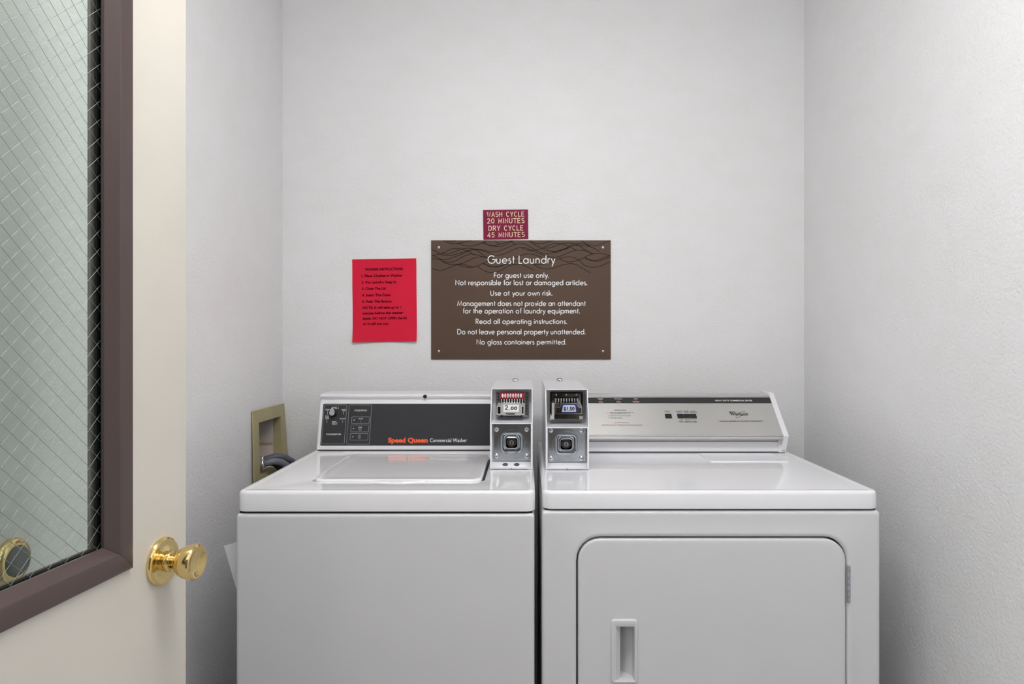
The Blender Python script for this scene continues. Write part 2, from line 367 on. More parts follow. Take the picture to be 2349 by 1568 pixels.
def stroke_text(bm, s, glyphs, w, mapf):
    """text units: cap height 1; mapf maps a 2D Vector in text units"""
    x = 0; cnt = 0; base = mapf; up = (base(Vector((1, 0)))-base(Vector((0, 0)))).cross(base(Vector((0, 1)))-base(Vector((0, 0)))).normalized()
    if up.y > 0: up = -up
    for ch in s:
        adv, parts = glyphs[ch]
        for k, a in parts:
            cnt += 1; off = up*(cnt % 5)*3e-5     # overlapping strokes lie one on the other, as ink does
            mapf = lambda p, off=off: base(p)+off
            if k == 'L': ribbon(bm, [(x+p, q) for p, q in a], w, mapf, rnd=glyphs is not GEO)
            elif k == 'A':
                n = max(6, int(abs(a[5]-a[4])/15))
                ribbon(bm, [(x+a[0]+a[2]*math.cos(math.radians(a[4]+(a[5]-a[4])*i/n)), a[1]+a[3]*math.sin(math.radians(a[4]+(a[5]-a[4])*i/n))) for i in range(n+1)], w, mapf, rnd=False)
            else: disc(bm, (x+a[0], a[1]), w*.62, w*.62, mapf, 10)
        x += adv+TRACK.get(id(glyphs), 0)
def stroke_len(s, g):
    x = sum(g[c][0]+TRACK.get(id(g), 0) for c in s[:-1]); m = 0
    for k, a in g[s[-1]][1]:
        if k == 'L': m = max(m, max(p for p, q in a))
        elif k == 'A': m = max(m, a[0]+a[2])
    return x+m
def on_plane_frame(pl, xl, xr, yb, cap, yb2=None, lift=.0004):
    """frame of a line of print on plane pl=(O,N): returns origin, U (unit width), V (unit height), width, cap height"""
    O, N = Vector(pl[0]), Vector(pl[1]); a = hit(xl, yb, O, N); b = hit(xr, yb if yb2 is None else yb2, O, N)
    U = (b-a).normalized(); V = N.cross(U); V = V if V.z > 0 else -V
    c = hit(xl, yb-cap, O, N)
    n = N if N.y < 0 else -N
    return a+n*lift, U, V, (b-a).length, (c-a).dot(V)
def line_stroke(name, s, glyphs, pl, xl, xr, yb, cap, w, m, parent, yb2=None):
    a, U, V, wd, cp = on_plane_frame(pl, xl, xr, yb, cap, yb2); tl = stroke_len(s, glyphs); sx = wd/tl
    bm = new(); stroke_text(bm, s, glyphs, w, lambda p: a+U*(p.x*sx)+V*(p.y*cp))
    return obj(name, bm, m, parent, smooth=0)
_fc = {}
def font_mesh(s, bold=0.0, shear=0.0):
    key = (s, bold, shear)
    if key not in _fc:
        c = bpy.data.curves.new('t', 'FONT'); c.body = s; c.offset = bold; c.shear = shear; c.resolution_u = 3; c.size = 1
        o = bpy.data.objects.new('t', c); COL.objects.link(o); dg = bpy.context.evaluated_depsgraph_get(); dg.update()
        me = bpy.data.meshes.new_from_object(o.evaluated_get(dg)); bpy.data.objects.remove(o); bpy.data.curves.remove(c)
        _fc[key] = ([v.co.copy() for v in me.vertices], [tuple(p.vertices) for p in me.polygons]); bpy.data.meshes.remove(me)
    return _fc[key]
CAP = max(v.y for v in font_mesh('H')[0])
def add_font(bm, s, a, U, V, wd, cp, bold=0, shear=0):
    vs, fs = font_mesh(s, bold, shear)
    x0 = min(v.x for v in vs); x1 = max(v.x for v in vs)
    nv = [bm.verts.new(a+U*((v.x-x0)/(x1-x0)*wd)+V*(v.y/CAP*cp)) for v in vs]
    for f in fs:
        try: bm.faces.new([nv[i] for i in f])
        except ValueError: pass
def line_font(name, s, pl, xl, xr, yb, cap, m, parent, bold=0, yb2=None, shear=0):
    bm = new(); a, U, V, wd, cp = on_plane_frame(pl, xl, xr, yb, cap, yb2); add_font(bm, s, a, U, V, wd, cp, bold, shear)
    return obj(name, bm, m, parent, smooth=0)
def lines_font(name, items, pl, m, parent, bold=0, kind='stuff'):
    bm = new()
    for s, xl, xr, yb, cap in items:
        a, U, V, wd, cp = on_plane_frame(pl, xl, xr, yb, cap); add_font(bm, s, a, U, V, wd, cp, bold)
    return obj(name, bm, m, parent, smooth=0, kind=kind)
def outline_ribbon(bm, pl, x0, x1, y0, y1, r, w, lift=.0005, slant=0):
    """rounded-rectangle outline printed on a plane; corners measured in the photograph"""
    O, N = Vector(pl[0]), Vector(pl[1]); n = N if N.y < 0 else -N
    bl = hit(x0, y1, O, N); br = hit(x1, y1, O, N); tl = hit(x0+slant, y0, O, N)
    U = (br-bl).normalized(); V = N.cross(U); V = V if V.z > 0 else -V
    wd = (br-bl).length; ht = (tl-bl).dot(V)
    pts = rr(0, wd, 0, ht, r, 4); loops = []
    a = rr(0, wd, 0, ht, r, 4); b = rr(w, wd-w, w, ht-w, max(r-w, 1e-4), 4)
    f = lambda p: bl+U*p[0]+V*p[1]+n*lift
    loft(bm, [[f(p) for p in a], [f(p) for p in b]], cap0=False, cap1=False)

# ================================================================== THE ROOM
YB, XL, XR, ZC, YF = 2.30, -.825, .932, 2.44, .24
def struct(name, bm, m, label, smooth=0): return setp(obj(name, bm, m, smooth=smooth), label, None, None, 'structure')
struct('floor', bx(XL-.1, XR+.1, -1.6, YB+.1, -.06, 0), M['floor'], 'vinyl floor of the laundry closet under the machines')
struct('ceiling', bx(XL-.1, XR+.1, YF-.12, YB+.1, ZC, ZC+.06), M['ceiling'], 'flat white ceiling of the laundry closet')
struct('wall_back', bx(XL-.1, XR+.1, YB, YB+.1, 0, ZC), M['wall'], 'off-white textured back wall carrying the signs')
struct('wall_right', bx(XR, XR+.1, YF-.12, YB, 0, ZC), M['wall_side'], 'off-white textured wall right of the dryer')
# left wall with the hole for the outlet box
HY0, HY1, HZ0, HZ1 = 2.075, 2.247, .828, .990
bm = new()
for a in ((YF-.12, HY0, 0, ZC), (HY1, YB, 0, ZC), (HY0, HY1, 0, HZ0), (HY0, HY1, HZ1, ZC)): box(bm, XL-.1, XL, *a)
bmesh.ops.remove_doubles(bm, verts=bm.verts, dist=1e-5)
struct('wall_left', bm, M['wall_side'], 'off-white textured wall left of the washer and behind the door')
bm = new(); DX0, DX1, DZ = -.612, .235, 2.06
for a in ((XL-.1, DX0, 0, ZC), (DX1, XR+.1, 0, ZC), (DX0, DX1, DZ, ZC)): box(bm, a[0], a[1], YF-.12, YF, a[2], a[3])
struct('wall_front', bm, M['wall_side'], 'front wall around the closet doorway')

struct('wall_hall_added', bx(-1.3, 1.5, -1.6, -1.5, 0, ZC), M['hall'], 'unseen dark hallway wall added opposite the closet doorway to dim reflections')  # added out of view: darkens metal reflections and cuts frontal light
# ceiling lamp (above the picture)
LX, LY = .04, .78
t = thing('ceiling_lamp', 'white wraparound ceiling lamp above the middle of the closet', 'lamp', (LX, LY, ZC))
bm = new(); rlofted(bm, fr_xy(ZC), LX-.53, LX+.53, LY-.11, LY+.11, .02, ((0, 0), (0, -.025), (.01, -.03)), cap0=True, cap1=True)
obj('lamp_housing', bm, M['white_steel'], t)
bm = new(); rlofted(bm, fr_xy(ZC), LX-.51, LX+.51, LY-.095, LY+.095, .03, ((0, -.030), (0, -.055), (.012, -.08), (.04, -.090)), cap0=True, cap1=True)
obj('lamp_diffuser', bm, M['lens'], t)

# ================================================================== DOOR WITH WIRED GLASS
E = Vector((-.526, 1.052, 0)); ang = math.atan(.102)
T = Vector((-math.sin(ang), -math.cos(ang), 0))      # from the latch edge towards the hinge
N = Vector((math.cos(ang), -math.sin(ang), 0))       # out of the visible face
Z = Vector((0, 0, 1)); DW, DT = .80, .035
def door_uv(px, py, n):
    q = hit(px, py, E+N*n, N); return (q-E).dot(T), q.z
FH = .007                                            # how proud the frame stands
wo, zo = door_uv(308, 1301, FH); wr, zr = door_uv(280, 1274, FH); 
wi, zi = door_uv(239, 1259, -.008)
OW, OZ = wo, zo                                       # outer corner of the frame
WT1, WZ1 = DW-.115, 2.03-.13                          # far/top outer edges
door = thing('door_1', 'cream painted door standing open, with brass knob and wired glass window', 'door', (E+T*DW), kind='structure')
fm = lambda pts, h: [E+T*x+Z*z+N*h for x, z in pts]
bm = new()
hole = (OW+.012, WT1-.012, OZ+.012, WZ1-.012)
o2 = rr(0, DW, .01, 2.03, .0015, 1); h2 = rr(*hole[:2], *hole[2:], .001, 1)
L_ = [fm(h2, 0), fm(rr(.001, DW-.001, .011, 2.029, .001, 1), 0), fm(o2, -.001), fm(o2, -DT+.001), fm(rr(.001, DW-.001, .011, 2.029, .001, 1), -DT), fm(h2, -DT), fm(h2, 0)]
loft(bm, L_, cap0=False, cap1=False)
bmesh.ops.remove_doubles(bm, verts=bm.verts, dist=1e-5)
obj('door_leaf', bm, M['doorpaint'], door, smooth=30)
# four mitred frame strips on either face
def frame_strip(side, face):
    u0, u1, z0, z1 = OW, WT1, OZ, WZ1
    wf = (wr-wo); wi_ = max(.033, wi-wo)
    s = 1 if face == 0 else -1
    base = 0 if face == 0 else -DT
    prof = [(0, 0), (0, FH*.75), (.003, FH), (wf-.002, FH), (wf+.002, FH-.0015), (wi_, -.008), (wi_, -.012), (.012, -.012), (.012, 0)]
    def at(k):
        u, h = prof[k]
        return u, base+s*h
    corners = {'latch': ((u0, z0, 1, 1), (u0, z1, 1, -1)), 'hinge': ((u1, z0, -1, 1), (u1, z1, -1, -1)),
               'sill': ((u0, z0, 1, 1), (u1, z0, -1, 1)), 'head': ((u0, z1, 1, -1), (u1, z1, -1, -1))}[side]
    g = .00025
    loops = []
    for (cu, cz, su, sz), d in zip(corners, (1, -1)):
        lp = []
        for k in range(len(prof)):
            u, h = at(k)
            pu, pz = cu+su*u, cz+sz*u
            if side in ('latch', 'hinge'): pz += d*g
            else: pu += d*g
            lp.append(E+T*pu+Z*pz+N*h)
        loops.append(lp)
    bm = new(); loft(bm, loops); return bm
for side in ('latch', 'hinge', 'sill', 'head'):
    obj('window_frame', frame_strip(side, 0), M['doorframe'], door, smooth=25)
for side in ('latch', 'hinge', 'sill', 'head'):
    obj('window_frame', frame_strip(side, 1), M['doorframe'], door, smooth=25)
GU0, GU1, GZ0, GZ1 = OW+.018, WT1-.018, OZ+.018, WZ1-.018
bm = new(); 
for a, b in ((-.0135, -.0128), (-.0202, -.0195)):   # black glazing bead on both faces
    h_in = rr(GU0+.0185, GU1-.0185, GZ0+.0175, GZ1-.0175, .002, 1); h_out = rr(GU0-.002, GU1+.002, GZ0-.002, GZ1+.002, .002, 1)
    loft(bm, [fm(h_out, a), fm(h_out, b), fm(h_in, b), fm(h_in, a), fm(h_out, a)], cap0=False, cap1=False)
bmesh.ops.remove_doubles(bm, verts=bm.verts, dist=1e-6)
obj('glazing_bead', bm, M['putty'], door, smooth=0)
bm = new(); loft(bm, [fm(rr(GU0, GU1, GZ0, GZ1, .001, 1), -.0190), fm(rr(GU0, GU1, GZ0, GZ1, .001, 1), -.0140)])
pane = obj('glass_pane', bm, M['glass'], door, smooth=0, label='clear wired glass pane')
# wires inside the glass: diamonds 25 mm wide, 23.5 mm high
bm = new(); gu, gz = .0262, .0241; m_ = gz/gu
def wire(k, sgn, dep):
    c = k*gz; pts = []
    for u in (GU0+.002, GU1-.002): pts.append((u, sgn*m_*(u-OW)+c+OZ))
    (ua, za), (ub, zb) = pts
    def clip(z_):
        return ua+(z_-za)/(zb-za)*(ub-ua)
    lo, hi = GZ0+.002, GZ1-.002
    if max(za, zb) < lo or min(za, zb) > hi: return
    q = []
    for u, z in ((ua, za), (ub, zb)):
        if z < lo: u, z = clip(lo), lo
        if z > hi: u, z = clip(hi), hi
        q.append((u, z))
    if abs(q[0][0]-q[1][0]) < .004: return
    n = max(2, int(abs(q[1][0]-q[0][0])/.0131)); P_ = []
    for i in range(n+1):
        f = i/n; u = q[0][0]+(q[1][0]-q[0][0])*f; z = q[0][1]+(q[1][1]-q[0][1])*f
        P_.append(E+T*u+Z*z+N*dep)
    tube(bm, P_, .00033, 4, caps=False)
for k in range(-40, 110): wire(k, 1, -.0162); wire(k, -1, -.0168)
obj('wire_mesh', bm, M['wire'], pane, smooth=60, kind='stuff', label='diamond wire mesh in the glass')
# knob
kc = E + T*.0603 + Z*.9237
knob = obj('door_knob', lathe(new(), [(.0145, .0001), (.0145, .0112), (.021, .0108), (.0255, .0125), (.0285, .0165), (.033, .0203), (.039, .0232), (.046, .0249), (.0515, .0254), (.0545, .0248), (.0562, .0228), (.0558, .0205), (.0535, .0165), (.0515, .009), (.051, .0004)], kc, N, 48), M['brass'], door, label='polished brass tulip knob', smooth=50)
obj('rosette', lathe(new(), [(-.0005, .0001), (-.0005, .0335), (.001, .0342), (.0045, .0340), (.0068, .0322), (.0074, .0298), (.0066, .0278), (.0064, .0215), (.0085, .0160), (.0085, .0001)], kc, N, 56), M['brass'], knob, smooth=50)
obj('knob_collar', lathe(new(), [(.0075, .0001), (.0075, .0122), (.0100, .0128), (.0118, .0150), (.0175, .0152), (.0186, .0142), (.0186, .0001)], kc, N, 40), M['brass'], knob, smooth=50)
obj('keyhole', lathe(new(), [(0, .0001), (0, .0022), (.001, .0022), (.001, .0001)], kc+N*.0215-Z*.004+T*.0097, (T-N*.1).normalized(), 12), M['black'], knob, smooth=0)
# knob on the far face
kb = obj('back_knob', lathe(new(), [(.0, .0001), (0, .034), (.005, .034), (.008, .029), (.009, .0145), (.018, .014), (.024, .0115), (.0285, .0165), (.039, .0232), (.050, .0252), (.055, .0235), (.053, .012), (.052, .0001)], kc-N*DT, -N, 32), M['brass'], door, smooth=50)
obj('latch_plate', loft(new(), [[E+T*-.0003+Z*(.9237+z)+N*(-.0175+y) for y, z in rr(-.0125, .0125, -.028, .028, .003, 3)], [E+T*.001+Z*(.9237+z)+N*(-.0175+y) for y, z in rr(-.0125, .0125, -.028, .028, .003, 3)]]), M['brass'], door, smooth=0)

# wall bumper behind the door
bc = P(22, 1286, .825*F/(CX-22)); bc.x = XL
t = thing('wall_door_stop', 'round brass wall bumper with grey rubber centre seen through the wired glass', 'door stop', bc)
obj('brass_cup', lathe(new(), [(0, .0001), (0, .036), (.004, .0365), (.009, .034), (.013, .029), (.0125, .0245), (.010, .0235), (.010, .0001)], bc, (1, 0, 0), 40), M['brass'], t, smooth=50)
obj('rubber_pad', lathe(new(), [(.0095, .0001), (.0095, .0232), (.016, .0225), (.019, .019), (.020, .010), (.019, .0004)], bc, (1, 0, 0), 36), M['rubber'], t, smooth=50)

# ================================================================== WASHING MACHINE
ZT = .914; FY = 1.486
WX0, WX1 = -.6355, .0168
wash = thing('washing_machine', 'white top-loading coin washer with charcoal control panel, left machine', 'washing machine', ((WX0+WX1)/2, 1.84, 0))
# cabinet (front edge rounded)
def cabinet(x0, x1, ztop, ybk, m, parent, hole=None):
    bm = new(); fmc = fr_xz(FY)
    steps = [(0, -(ybk-FY)), (0, -.007), (.0008, -.0045), (.0024, -.002), (.0045, -.0006), (.008, 0), (.0095, 0), (.012, 0)]
    loops = [fmc(rr(x0+i, x1-i, .02+i, ztop-i, max(.008-i*.6, .002), 6), h) for i, h in steps]
    cap = True
    if hole:
        hx0, hx1, hz0, hz1, hr = hole
        for e, h in ((-.012, 0), (-.009, .0008), (-.005, .0004), (-.002, -.001), (0, -.004), (0, -.062)):
            loops.append(fmc(rr(hx0+e, hx1-e, hz0+e, hz1-e, hr-e, 6), h))
    loft(bm, loops, cap1=cap)
    return obj('cabinet', bm, m, parent, smooth=40)
zrim0 = CAMZ-(1174-CY)/1054
cabinet(WX0, WX1-.0015, CAMZ-(1178.2-CY)/1054, 2.19, M['enamel_shaded'], wash)
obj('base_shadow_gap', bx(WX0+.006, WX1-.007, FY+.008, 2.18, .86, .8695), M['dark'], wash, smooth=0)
# worktop with the recess for the lid
lx0, lx1, ly0, ly1 = -.505, -.1015, 1.5885, 1.945
def top_panel(x0, x1, zr, m, parent, hole=None, back=2.19):
    bm = new(); r = .022; f = fr_xy(ZT)
    steps = [(.003, zr-ZT), (.0002, zr-ZT+.0015), (0, zr-ZT+.004), (0, -.0085), (.0009, -.0045), (.003, -.0016), (.006, -.0004), (.0095, 0), (.014, -.0003), (.02, -.0009), (.022, -.001), (.026, -.001)]
    loops = []
    for i, h in steps: loops.append(f(rr(x0+i, x1-i, FY+i, back-i, (max(r-i, .004), max(r-i, .004), .004, .004), 8), h))
    if hole:
        a, b, c, d, q = hole
        for e, h in ((-.006, -.001), (-.0025, -.0014), (-.0005, -.003), (0, -.006), (0, -.012)):
            loops.append(f(rr(a+e, b-e, c+e, d-e, q-e, 8), h))
    loft(bm, loops)
    return obj('top_panel', bm, m, parent, smooth=38)
top_panel(WX0+.001, WX1, zrim0, M['enamel'], wash, (lx0, lx1, ly0, ly1, .028))
bm = new(); f = fr_xy(ZT)
rlofted(bm, f, lx0+.0035, lx1-.0065, ly0+.003, ly1-.003, .026, ((.002, -.010), (0, -.008), (0, -.002), (.0008, .0006), (.0025, .0020), (.0055, .0028), (.010, .003), (.02, .0026), (.03, .002), (.036, .0018), (.038, .0018), (.042, .0018)), n=8)
obj('lid', bm, M['enamel'], wash, smooth=40)
obj('lid_gap_shade', bx(lx1-.0062, lx1-.0002, ly0+.026, ly1-.02, ZT-.0118, ZT-.0095), M['dark'], wash, smooth=0)  # dark strip standing in for shade down the lid's right gap
bm = new()   # finger lip at the front of the lid opening
q0 = P(848, 1108, 1.59).x; q1 = P(975, 1108, 1.59).x
pts = [Vector((q0+(q1-q0)*i/20, 1.5885-.0125*math.sin(PI*i/20), ZT)) for i in range(21)]
sn = [math.sin(PI*i/20) for i in range(21)]
lo = [[Vector((p.x, 1.5905, ZT+.0012)) for p in pts], [Vector((p.x, p.y+.3*(1.5905-p.y), ZT+.0016*k)) for p, k in zip(pts, sn)], [Vector((p.x, p.y, ZT-.0002+.0006*k)) for p, k in zip(pts, sn)], [p+Vector((0, -.0006, -.002)) for p in pts]]
for a in range(3):
    va = [bm.verts.new(p) for p in lo[a]]; vb = [bm.verts.new(p) for p in lo[a+1]]
    for i in range(20): bm.faces.new((va[i], va[i+1], vb[i+1], vb[i]))
bmesh.ops.remove_doubles(bm, verts=bm.verts, dist=1e-6)
obj('finger_lip', bm, M['enamel'], wash, smooth=60)
# console: sloped face
cY0 = .3325*F/(1032-CY); cY1 = cY0+.043; cH = .163
wx0, wx1 = P(725, 1032, cY0).x, -.099
cs = new()
prof = [(2.165, 0), (cY0+.004, 0), (cY0, .003), (cY0+.0003, .008), (cY0+.0345, .138), (cY0+.041, .1435), (cY0+.0425, .148), (cY0+.036, .1525), (cY0+.0345, .157), (cY0+.038, .1615), (cY0+.047, .164), (2.165, .164)]
def side_loop(x, i):   # inset i shrinks the profile for rounded ends
    c = (2.10, .08)
    return [Vector((x, y+(c[0]-y)*i, ZT+.001+z+(c[1]-z)*i)) for y, z in prof]
loft(cs, [side_loop(wx0, .06), side_loop(wx0+.0015, .02), side_loop(wx0+.005, 0), side_loop(wx1-.004, 0), side_loop(wx1, .03)])
con = obj('console', cs, M['white_plastic'], wash, smooth=40)
obj('console_gap', bx(wx0+.004, wx1, cY0+.003, 2.16, ZT-.0008, ZT+.003), M['dark'], con, smooth=0)
# the face plane
fO = Vector((0, cY0+.0003, ZT+.009)); fU = Vector((1, 0, 0)); fV = Vector((0, .0342, .130)).normalized(); fN = fU.cross(fV); fN = fN if fN.y < 0 else -fN
WP = (fO, fN)
def on(px, py, pl=None): return hit(px, py, *(pl or WP))
a = on(732.5, 1021.5); b = on(744, 925.5)
u0, v0, v1 = a.x, (a-fO).dot(fV), (b-fO).dot(fV)
bm = new(); rlofted(bm, fr_plane(fO, fU, fV, fN), (a.x+b.x)/2, wx1+.001, v0, v1, .003, ((0, -.001), (0, .0006), (.0006, .001)))
cp = obj('control_panel', bm, M['panel'], con, label='charcoal control panel', smooth=0)
cpO = fO+fN*.0011; CP = (cpO, fN)
# printing on the control panel
for q in ((737, 790, 928, 1017.8, .0028, .00075, 8), (794.8, 847.5, 928, 1018.5, .0028, .00075, 7.2), (806, 847, 955.3, 971.3, .0018, .0007, 1), (804.3, 845.5, 974.2, 990.3, .0018, .0007, 1.2), (802.5, 844, 993.3, 1009.2, .0018, .0007, 1.2)):
    bm = new(); outline_ribbon(bm, CP, *q[:6], slant=q[6]); obj('panel_outline', bm, M['print_grey'], con, smooth=0)
lines_font('panel_lettering', [('CYCLE SELECTOR', 748, 782.3, 997.2, 3.2), ('CYCLE STATUS', 813, 841.3, 942.5, 3.4),
  ('NORMAL', 762.5, 773, 934.6, 1.9), ('WARM', 767.5, 772.5, 937.4, 1.8), ('NORMAL', 746.3, 757.3, 939.6, 1.9), ('HOT', 749.3, 754, 942.4, 1.8),
  ('NORMAL', 783, 794, 939.8, 1.9), ('COLD', 784.8, 792.5, 942.8, 1.9), ('PERM', 746.5, 754.3, 954.8, 1.9), ('PRESS', 746, 755, 957.8, 1.9), ('WARM', 746.3, 754.6, 960.9, 1.9),
  ('PERM', 762, 770, 967.6, 1.9), ('PRESS', 761.2, 770.2, 970.6, 1.9), ('COLD', 761.8, 769.6, 973.6, 1.9), ('DELICATE', 779.7, 792.2, 960.8, 1.9),
  ('IN USE', 823, 832.3, 961, 2), ('RINSE', 822, 830.3, 980.4, 2), ('SPEED', 1112, 1117, 1019.7, 1.1)][:17], CP, M['print_white'], con, bold=.012)
line_font('panel_lettering', 'SPIN', CP, 821.6, 828, 999, 2, M['print_green'], con, .012)
bm = new()
mapf = lambda q: on(q.x, q.y, (cpO+fN*.0005, fN))
for x, y, full in ((775.8, 935, 1), (751.2, 947, 1), (788, 947, 1), (749.5, 965.5, 1), (772.6, 970, 1), (786, 966, 0)):   # thermometer signs
    ribbon(bm, [(x+.3, y-3.4), (x, y+1)], .9 if full else .6, mapf)
    if full: disc(bm, (x, y+1.9), 1.15, 1.15, mapf, 10)
    else: disc(bm, (x-.3, y+1.6), .8, .8, mapf, 8)
ribbon(bm, [(827.4, 963.5), (827, 968)], .5, mapf)
for q in ([(822.2, 982.3), (823.4, 986.6), (828.2, 986.6), (829.4, 982.3), (822.2, 982.3)], [(824, 982.6), (824.6, 986.4)], [(825.8, 982.6), (825.8, 986.4)], [(827.6, 982.6), (827, 986.4)]): ribbon(bm, q, .4, mapf)
ribbon(bm, [(824.3+2.1*math.cos(k*PI/8), 1003+2.1*math.sin(k*PI/8)) for k in range(17)], 1.0, mapf, False)
obj('panel_symbols', bm, M['print_grey'], con, kind='stuff', smooth=0)
for x, y in ((812.5, 963), (811, 982.4), (809.4, 1001.4)):
    obj('indicator_light', lathe(new(), [(0, .0001), (0, .0021), (.0012, .0018), (.0016, .0004)], on(x, y, CP), fN, 14), M['print_grey'], con, smooth=60)
line_font('brand_lettering', 'Speed Queen', CP, 890, 981, 1014.2, 10.2, M['orange'], con, .045).__setitem__('label', 'orange lettering')
line_font('brand_lettering', 'Commercial Washer', CP, 986.3, 1071, 1013.6, 8.6, M['print_white'], con, .004).__setitem__('label', 'white lettering')
line_font('brand_lettering', '201603', CP, 1106.5, 1117, 1020.3, 1.5, M['print_grey'], con, 0) if False else None
# selector dial: black skirt and silver teardrop
dc = on(764.8, 948.3, CP)
dl = obj('selector_dial', lathe(new(), [(0, .0001), (0, .0088), (.010, .0084), (.0135, .0078), (.0137, .0001)], dc+Vector((.0008, 0, -.001)), fN, 28), M['black'], con, smooth=50)
tear = []
for k in range(28):
    th = 2*PI*k/28; r = .0082; x, y = r*math.sin(th), -r*math.cos(th)
    if y > 0: y = y*2.15; x = x*(1-(y/(r*2.15))**1.5*.55)
    tear.append((x, y))
bm = new(); f = fr_plane(dc, fU, fV, fN)
loft(bm, [f(tear, .012), f(tear, .0165), f([(x*.9, y*.9) for x, y in tear], .0175)])
obj('dial_pointer', bm, M['steel'], dl, smooth=30)
hole_c = hit(975, 910.6, Vector((0, cY0+.035, 0)), Vector((0, 1, 0)))
obj('screw_hole', lathe(new(), [(-.001, .0001), (-.001, .0058), (.0014, .0058), (.0014, .0001)], Vector((hole_c.x, cY0+.0348, ZT+.1568)), (0, -1, 0), 20), M['black'], con, smooth=0)

# ================================================================== DRYER
DX0_, DX1_ = .0315, .7690
dry = thing('clothes_dryer', 'white coin dryer with brushed silver control panel, right machine', 'dryer', ((DX0_+DX1_)/2, 1.84, 0))
dz = CAMZ-(1235.2-CY)/1054
dd = (P(1326, 0, FY).x, P(1940.5, 0, FY).x, .19, dz)
cabinet(DX0_, DX1_, CAMZ-(1171.3-CY)/1054, 2.19, M['enamel_shaded'], dry, (dd[0]-.0035, dd[1]+.003, dd[2]-.004, dd[3]+.0042, .052))
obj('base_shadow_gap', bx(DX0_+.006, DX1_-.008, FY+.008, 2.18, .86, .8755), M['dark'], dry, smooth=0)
top_panel(DX0_+.0005, DX1_-.001, CAMZ-(1168-CY)/1054, M['dryer_enamel'], dry)
# lint lid on the top, at the back
bm = new(); ql = .334*F/(1058.5-CY)
x0 = P(1630, 1058, ql).x; x1 = P(1812, 1058, ql).x
rlofted(bm, fr_xy(ZT-.001), x0, x1+.0, ql, ql+.13, .010, ((0, 0), (.0004, .0016), (.002, .0026), (.004, .0028), (.0055, .0028)))
dd_top = obj('lint_lid', bm, M['dryer_enamel'], dry, smooth=40)
# dark plate for the shadow line in the door groove
obj('door_groove_shade', loft(new(), [fr_xz(FY)(rr(dd[0]-.003, dd[1]+.0025, dd[2]-.0035, dd[3]+.0037, .05, 6), h) for h in (-.0615, -.059)]), M['dark'], dry, smooth=0)
bm = new()
hx0, hx1, hz0, hz1 = P(1400.5, 0, FY).x, P(1463, 0, FY).x, CAMZ-(1565-CY)/1054, CAMZ-(1418-CY)/1054
df = fr_xz(FY)
loops = [df(rr(dd[0]+i, dd[1]-i, dd[2]+i, dd[3]-i, .048-i, 6), h) for i, h in ((0, -.05), (0, -.0035), (.0007, -.001), (.0022, .0006), (.0045, .0013), (.009, .0016), (.0105, .0016), (.014, .0016))]
loops.append(df(rr(hx0+.006, hx1-.006, hz0+.006, hz1-.006, .004, 6), .0016)); loops.append(df(rr(hx0+.006, hx1-.006, hz0+.006, hz1-.006, .004, 6), -.002))
loft(bm, loops, cap1=False)
ddoor = obj('dryer_door', bm, M['enamel_shaded'], dry, smooth=40)
bm = new(); g = lambda x0, x1, y0, y1, r, h: df(rr(P(x0, 0, FY).x, P(x1, 0, FY).x, CAMZ-(y1-CY)/1054, CAMZ-(y0-CY)/1054, r, 6), h)
loft(bm, [g(1400.5, 1463, 1418, 1565, .008, .0012), g(1401, 1462.5, 1418.5, 1564.5, .0078, .0035), g(1402.5, 1461, 1420.5, 1562.5, .0068, .0058), g(1405, 1458.5, 1424, 1560, .005, .0064), g(1408, 1456.5, 1430, 1559.5, .0035, .0056),
          g(1412, 1455, 1434.5, 1558.8, .002, .0046), g(1421.5, 1454.4, 1435.5, 1558.4, .0018, -.004), g(1423.8, 1453.6, 1436.7, 1557.8, .0021, -.0065)], cap0=False, cap1=False)
pk = rr(P(1423.8, 0, FY).x, P(1453.6, 0, FY).x, CAMZ-(1557.8-CY)/1054, CAMZ-(1436.7-CY)/1054, .0021, 6)
pa, pb_ = min(x for x, z in pk), max(x for x, z in pk)
slant = lambda x: -.017-.029*((pb_-x)/(pb_-pa))**.8      # the pocket runs deeper under its left lip
fl_ = [Vector((x, FY-slant(x), z)) for x, z in pk]
loft(bm, [[Vector((x, FY+.0065, z)) for x, z in pk], fl_], cap0=False, cap1=False)
n_ = len(fl_); h_ = n_//2
order = sorted(range(n_), key=lambda i: (fl_[i].x, fl_[i].z))
lo_ = sorted([v for v in fl_ if v.z < (CAMZ-(1497-CY)/1054)], key=lambda v: v.x); hi_ = sorted([v for v in fl_ if v.z >= (CAMZ-(1497-CY)/1054)], key=lambda v: v.x)
a_ = [bm.verts.new(v) for v in lo_]; b_ = [bm.verts.new(v) for v in hi_]
for i in range(len(a_)-1): bm.faces.new((a_[i], a_[i+1], b_[i+1], b_[i]))
bmesh.ops.remove_doubles(bm, verts=bm.verts, dist=1e-5)
obj('recessed_handle', bm, M['enamel_shaded'], ddoor, smooth=28)
for zc in (CAMZ-(1338.5-CY)/1054, .30):
    bm = new(); hl = 86/1054; xx = P(1944.2, 0, FY).x
    for k in range(6):
        z0 = zc+hl/2-(k+1)*hl/6+.0006; z1 = zc+hl/2-k*hl/6-.0006
        tube(bm, [(xx, FY-.0025, z0), (xx, FY-.0025, z1)], .0023, 12)
        box(bm, xx+.0022, xx+.0062, FY-.0018, FY+.0005, z0, z1, .0003, 1)
    obj('hinge', bm, M['steel'], ddoor, smooth=40)
